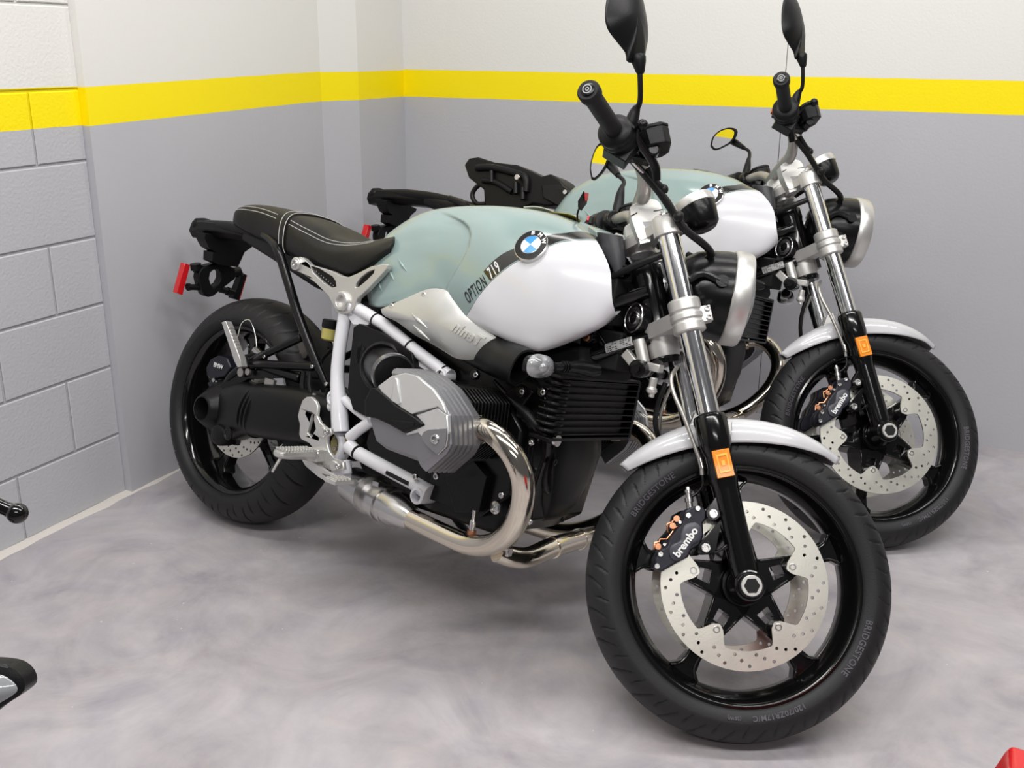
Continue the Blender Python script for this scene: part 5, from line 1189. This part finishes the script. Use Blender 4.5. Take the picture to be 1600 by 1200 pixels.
# seat lifted off the second motorcycle: black moulded underside tray standing on its frame
g = G()
B = lambda px, py, y: ray(px, py, False, 1, y, POSE2)
q = lambda l, y: [(lambda p: (p.x, p.z))(B(a, b, y)) for a, b in l]
g.prism(q([(738, 262), (745, 252), (760, 250), (785, 258), (820, 262), (846, 274), (858, 280), (872, 276), (885, 284), (895, 296), (896, 310), (886, 324), (868, 326), (845, 322), (825, 332), (770, 330), (768, 300), (745, 282)], -.02), -.07, .03)
tray = g.obj('underseat_tray', 'black', bike2, 40, bev=.012, seg=3)
g = G()
g.tube([B(745, 262, -.075), B(770, 262, -.075), B(810, 272, -.075), B(822, 280, -.075), B(822, 300, -.075)], .012, 14, k=24); g.tube([B(755, 282, -.075), B(775, 285, -.075), B(800, 300, -.075)], .010, 12, k=14)
for a, b in ((768, 285), (806, 303), (817, 312)): g.tube([B(a, b - 18, -.078), B(a, b, -.082)], .008, 12)
g.obj('tray_rib', 'black', tray, 60)
g = G(); g.tube([B(760, 284, -.06), B(745, 292, -.06), B(738, 305, -.06), B(745, 318, -.06), B(762, 318, -.06)], .008, 12, k=24); g.obj('tray_cable', 'hose', tray)
g = G().prism(q([(848, 290), (880, 290), (893, 300), (892, 318), (872, 322), (850, 310)], -.075), -.072, -.085); g.obj('latch_housing', 'satin', tray, bev=.004)
g = G(); g.lathe(B(808, 277, -.088), (0, -1, 0), [(0, .009), (.002, .010), (.004, .008)], 14); g.lathe(B(883, 300, -.088), (0, -1, 0), [(0, .007), (.002, .007)], 12); g.obj('tray_clip', 'steel', tray)

# booklets on the tanks
def booklet(name, pose, pts, label, grp):
    g = G(); P_ = [pose @ ray(a, b, False, 2, z, pose) for a, b, z in pts]
    n_ = 10; R = []
    a, b, c, d = P_
    for i in range(n_ + 1):
        t = i / n_; s = V((0, 0, .005 * sin(pi * t))); R.append([a.lerp(b, t) + s, d.lerp(c, t) + s, d.lerp(c, t) + s + V((0, 0, .0015)), a.lerp(b, t) + s + V((0, 0, .0015))])
    g.rings(R); o = g.obj(name, 'paper', None, 40); tag(o, label, 'booklet', grp); return o
b1 = booklet('instruction_booklet', POSE1, [(818, 324, .972), (863, 330, .976), (900, 349, .970), (864, 340, .976)], 'cream folded paper lying on the tank of the front motorcycle', None)
g = G(); P_ = [POSE1 @ ray(a, b, False, 2, z, POSE1) for a, b, z in ((858, 331, .974), (885, 334, .968), (908, 345, .958), (902, 350, .958))]
R = []
for i in range(9):
    t = i / 8; R.append([P_[0].lerp(P_[3], t) + V((0, 0, .003 * sin(pi * t))), P_[1].lerp(P_[2], t) + V((0, 0, .003 * sin(pi * t))), P_[1].lerp(P_[2], t) + V((0, 0, .003 * sin(pi * t) + .001)), P_[0].lerp(P_[3], t) + V((0, 0, .003 * sin(pi * t) + .001))])
g.rings(R); tag(g.obj('paper_flap', 'paper2', b1, 40), 'yellow flap')
booklet('instruction_booklet', POSE2, [(1080, 266, .972), (1098, 269, .975), (1121, 273, .968), (1100, 271, .972)], 'cream folded paper lying on the tank of the rear motorcycle', None)
# small black tag with a red end standing by the front motorcycle's tank
t0 = POSE1 @ ray(902, 343, False, 0, 1.0, POSE1)
tg = bpy.data.objects.new('key_tag', None); COL.objects.link(tg); tg.location = t0
W = lambda px, py: (POSE1 @ ray(px, py, False, 0, 1.0, POSE1)) - t0
tag(tg, 'small black tag with a red end sticking up beside the front motorcycle tank', 'tag')
G().tube([W(902, 346), W(902, 334), W(906, 322)], .0022, 8).obj('stalk', 'black', tg)
g = G(); A_ = [W(a, b) for a, b in ((903, 314), (912, 298), (918, 308), (917, 318), (908, 330), (903, 324))]; nrm = (V((0, 0, 1.28)) - t0).normalized()
g.rings([[p - nrm * .004 for p in A_], [p + nrm * .004 for p in A_]]); g.obj('tag_body', 'black', tg, bev=.001)
g = G(); A_ = [W(a, b) for a, b in ((913, 301), (920, 302), (919, 313), (914, 314))]; g.rings([[p + nrm * .0045 for p in A_], [p + nrm * .007 for p in A_]]); tag(g.obj('tag_end', 'red', tg), 'red end')

# neighbouring motorcycle at the left: only its lever ball and indicator reach into the frame
def RW(px, py, dep):
    d = fw + rt * ((px - 800) / FPX) + up * ((600 - py) / FPX); return V((0, 0, CAM_H)) + d * dep
nb = bpy.data.objects.new('motorcycle', None); COL.objects.link(nb); nb.location = (-.95, .72, 0)
tag(nb, 'black motorcycle mostly outside the left edge, only a lever ball and an indicator showing', 'motorcycle')
L = lambda p: p - V(nb.location)
lv = [RW(31, 803, .95), RW(10, 795, .95), RW(-40, 775, .95), RW(-140, 742, .95), RW(-260, 715, .97)]
g = G().tube([L(p) for p in lv], [.0085, .0065, .0075, .008, .009], 14, k=30); g.ell(L(RW(27, 802, .95)), (.0098, .0098, .0098)); g.obj('brake_lever', 'gloss', nb, 60)
hb = [RW(-150, 700, .99), RW(-330, 640, 1.02)]
G().tube([L(hb[0]), L(hb[1]), L(V((-.98, .62, .93)))], .014, 16).obj('handlebar', 'black', nb)
g = G(); c = RW(-26, 1078, .99); Xs = rt; Ys = up
g.pillow([(-.055, -.022), (-.055, .020), (-.02, .024), (.018, .022), (.033, .014), (.038, .002), (.033, -.006), (.012, -.020), (-.02, -.040)], -.03, -.004, .006, 3, 8, (L(c), Xs, Ys, -fw)); g.obj('turn_signal', 'black', nb, 60)
g = G(); g.pillow([(-.055, -.018), (-.055, .013), (-.02, .016), (.014, .015), (.027, .009), (.033, .001), (.028, -.005), (.008, -.017), (-.02, -.034)], -.004, -.0035, .012, 2.2, 10, (L(c) - fw * .004, Xs, Ys, -fw)); g.obj('signal_lens', 'smoke', nb, 60)
G().tube([L(c) - rt * .04 + fw * .02, L(V((-.80, .70, .74))), L(V((-.93, .68, .74)))], .009, 10, k=12).obj('signal_stalk', 'black', nb)
fm = Mx.Translation((0, 0, .30)); 
G().tube([(0, .06, .30), (-.02, -.02, .62), (-.04, -.10, .95)], .026, 16).obj('fork_leg', 'satin', nb)
c = bpy.data.objects.new('front_tyre', bpy.data.objects['front_tyre'].data); COL.objects.link(c); c.parent = nb; c.matrix_basis = Mx.Translation((.09, .06, .3)) @ Mx.Rotation(pi / 2, 4, 'Z')
G().lathe((-.03, .06, .30), (1, 0, 0), [(0, .03), (.2, .03)], 24).obj('axle', 'satin', nb)

# red plastic bodywork entering at the bottom right corner
c0 = RW(1580, 1163, 1.40); rb = bpy.data.objects.new('red_fairing', None); COL.objects.link(rb); rb.location = (c0.x, c0.y, 0)
tag(rb, 'bright red plastic body panel cut off by the bottom right corner', 'vehicle panel')
g = G(); z1 = c0.z
g.rings([[V((a, b, z)) for a, b in ((0 - k, 0 + k * .4), (.34, -.20 + k * .3), (.24, -.46), (-.13 - k, -.30 - k * .3))] for z, k in ((z1, 0), (z1 - .012, .006), (z1 - .16, .05), (.10, .05))]); g.obj('body_panel', 'redpaint', rb, 30, bev=.006, seg=3)
g = G().rings([[V((a, b, z)) for a, b in ((.0, .0), (.30, -.18), (.2, -.4), (-.09, -.28))] for z in (.1, .0)]); g.obj('panel_base', 'black', rb)
G().tube([V((.045, .004, z1 - .02)), V((.052, .0, z1 + .02)), V((.10, -.03, z1 + .035)), V((.16, -.07, z1 + .02)), V((.17, -.08, z1 - .02))], .010, 12, k=20).obj('panel_handle', 'black', rb)
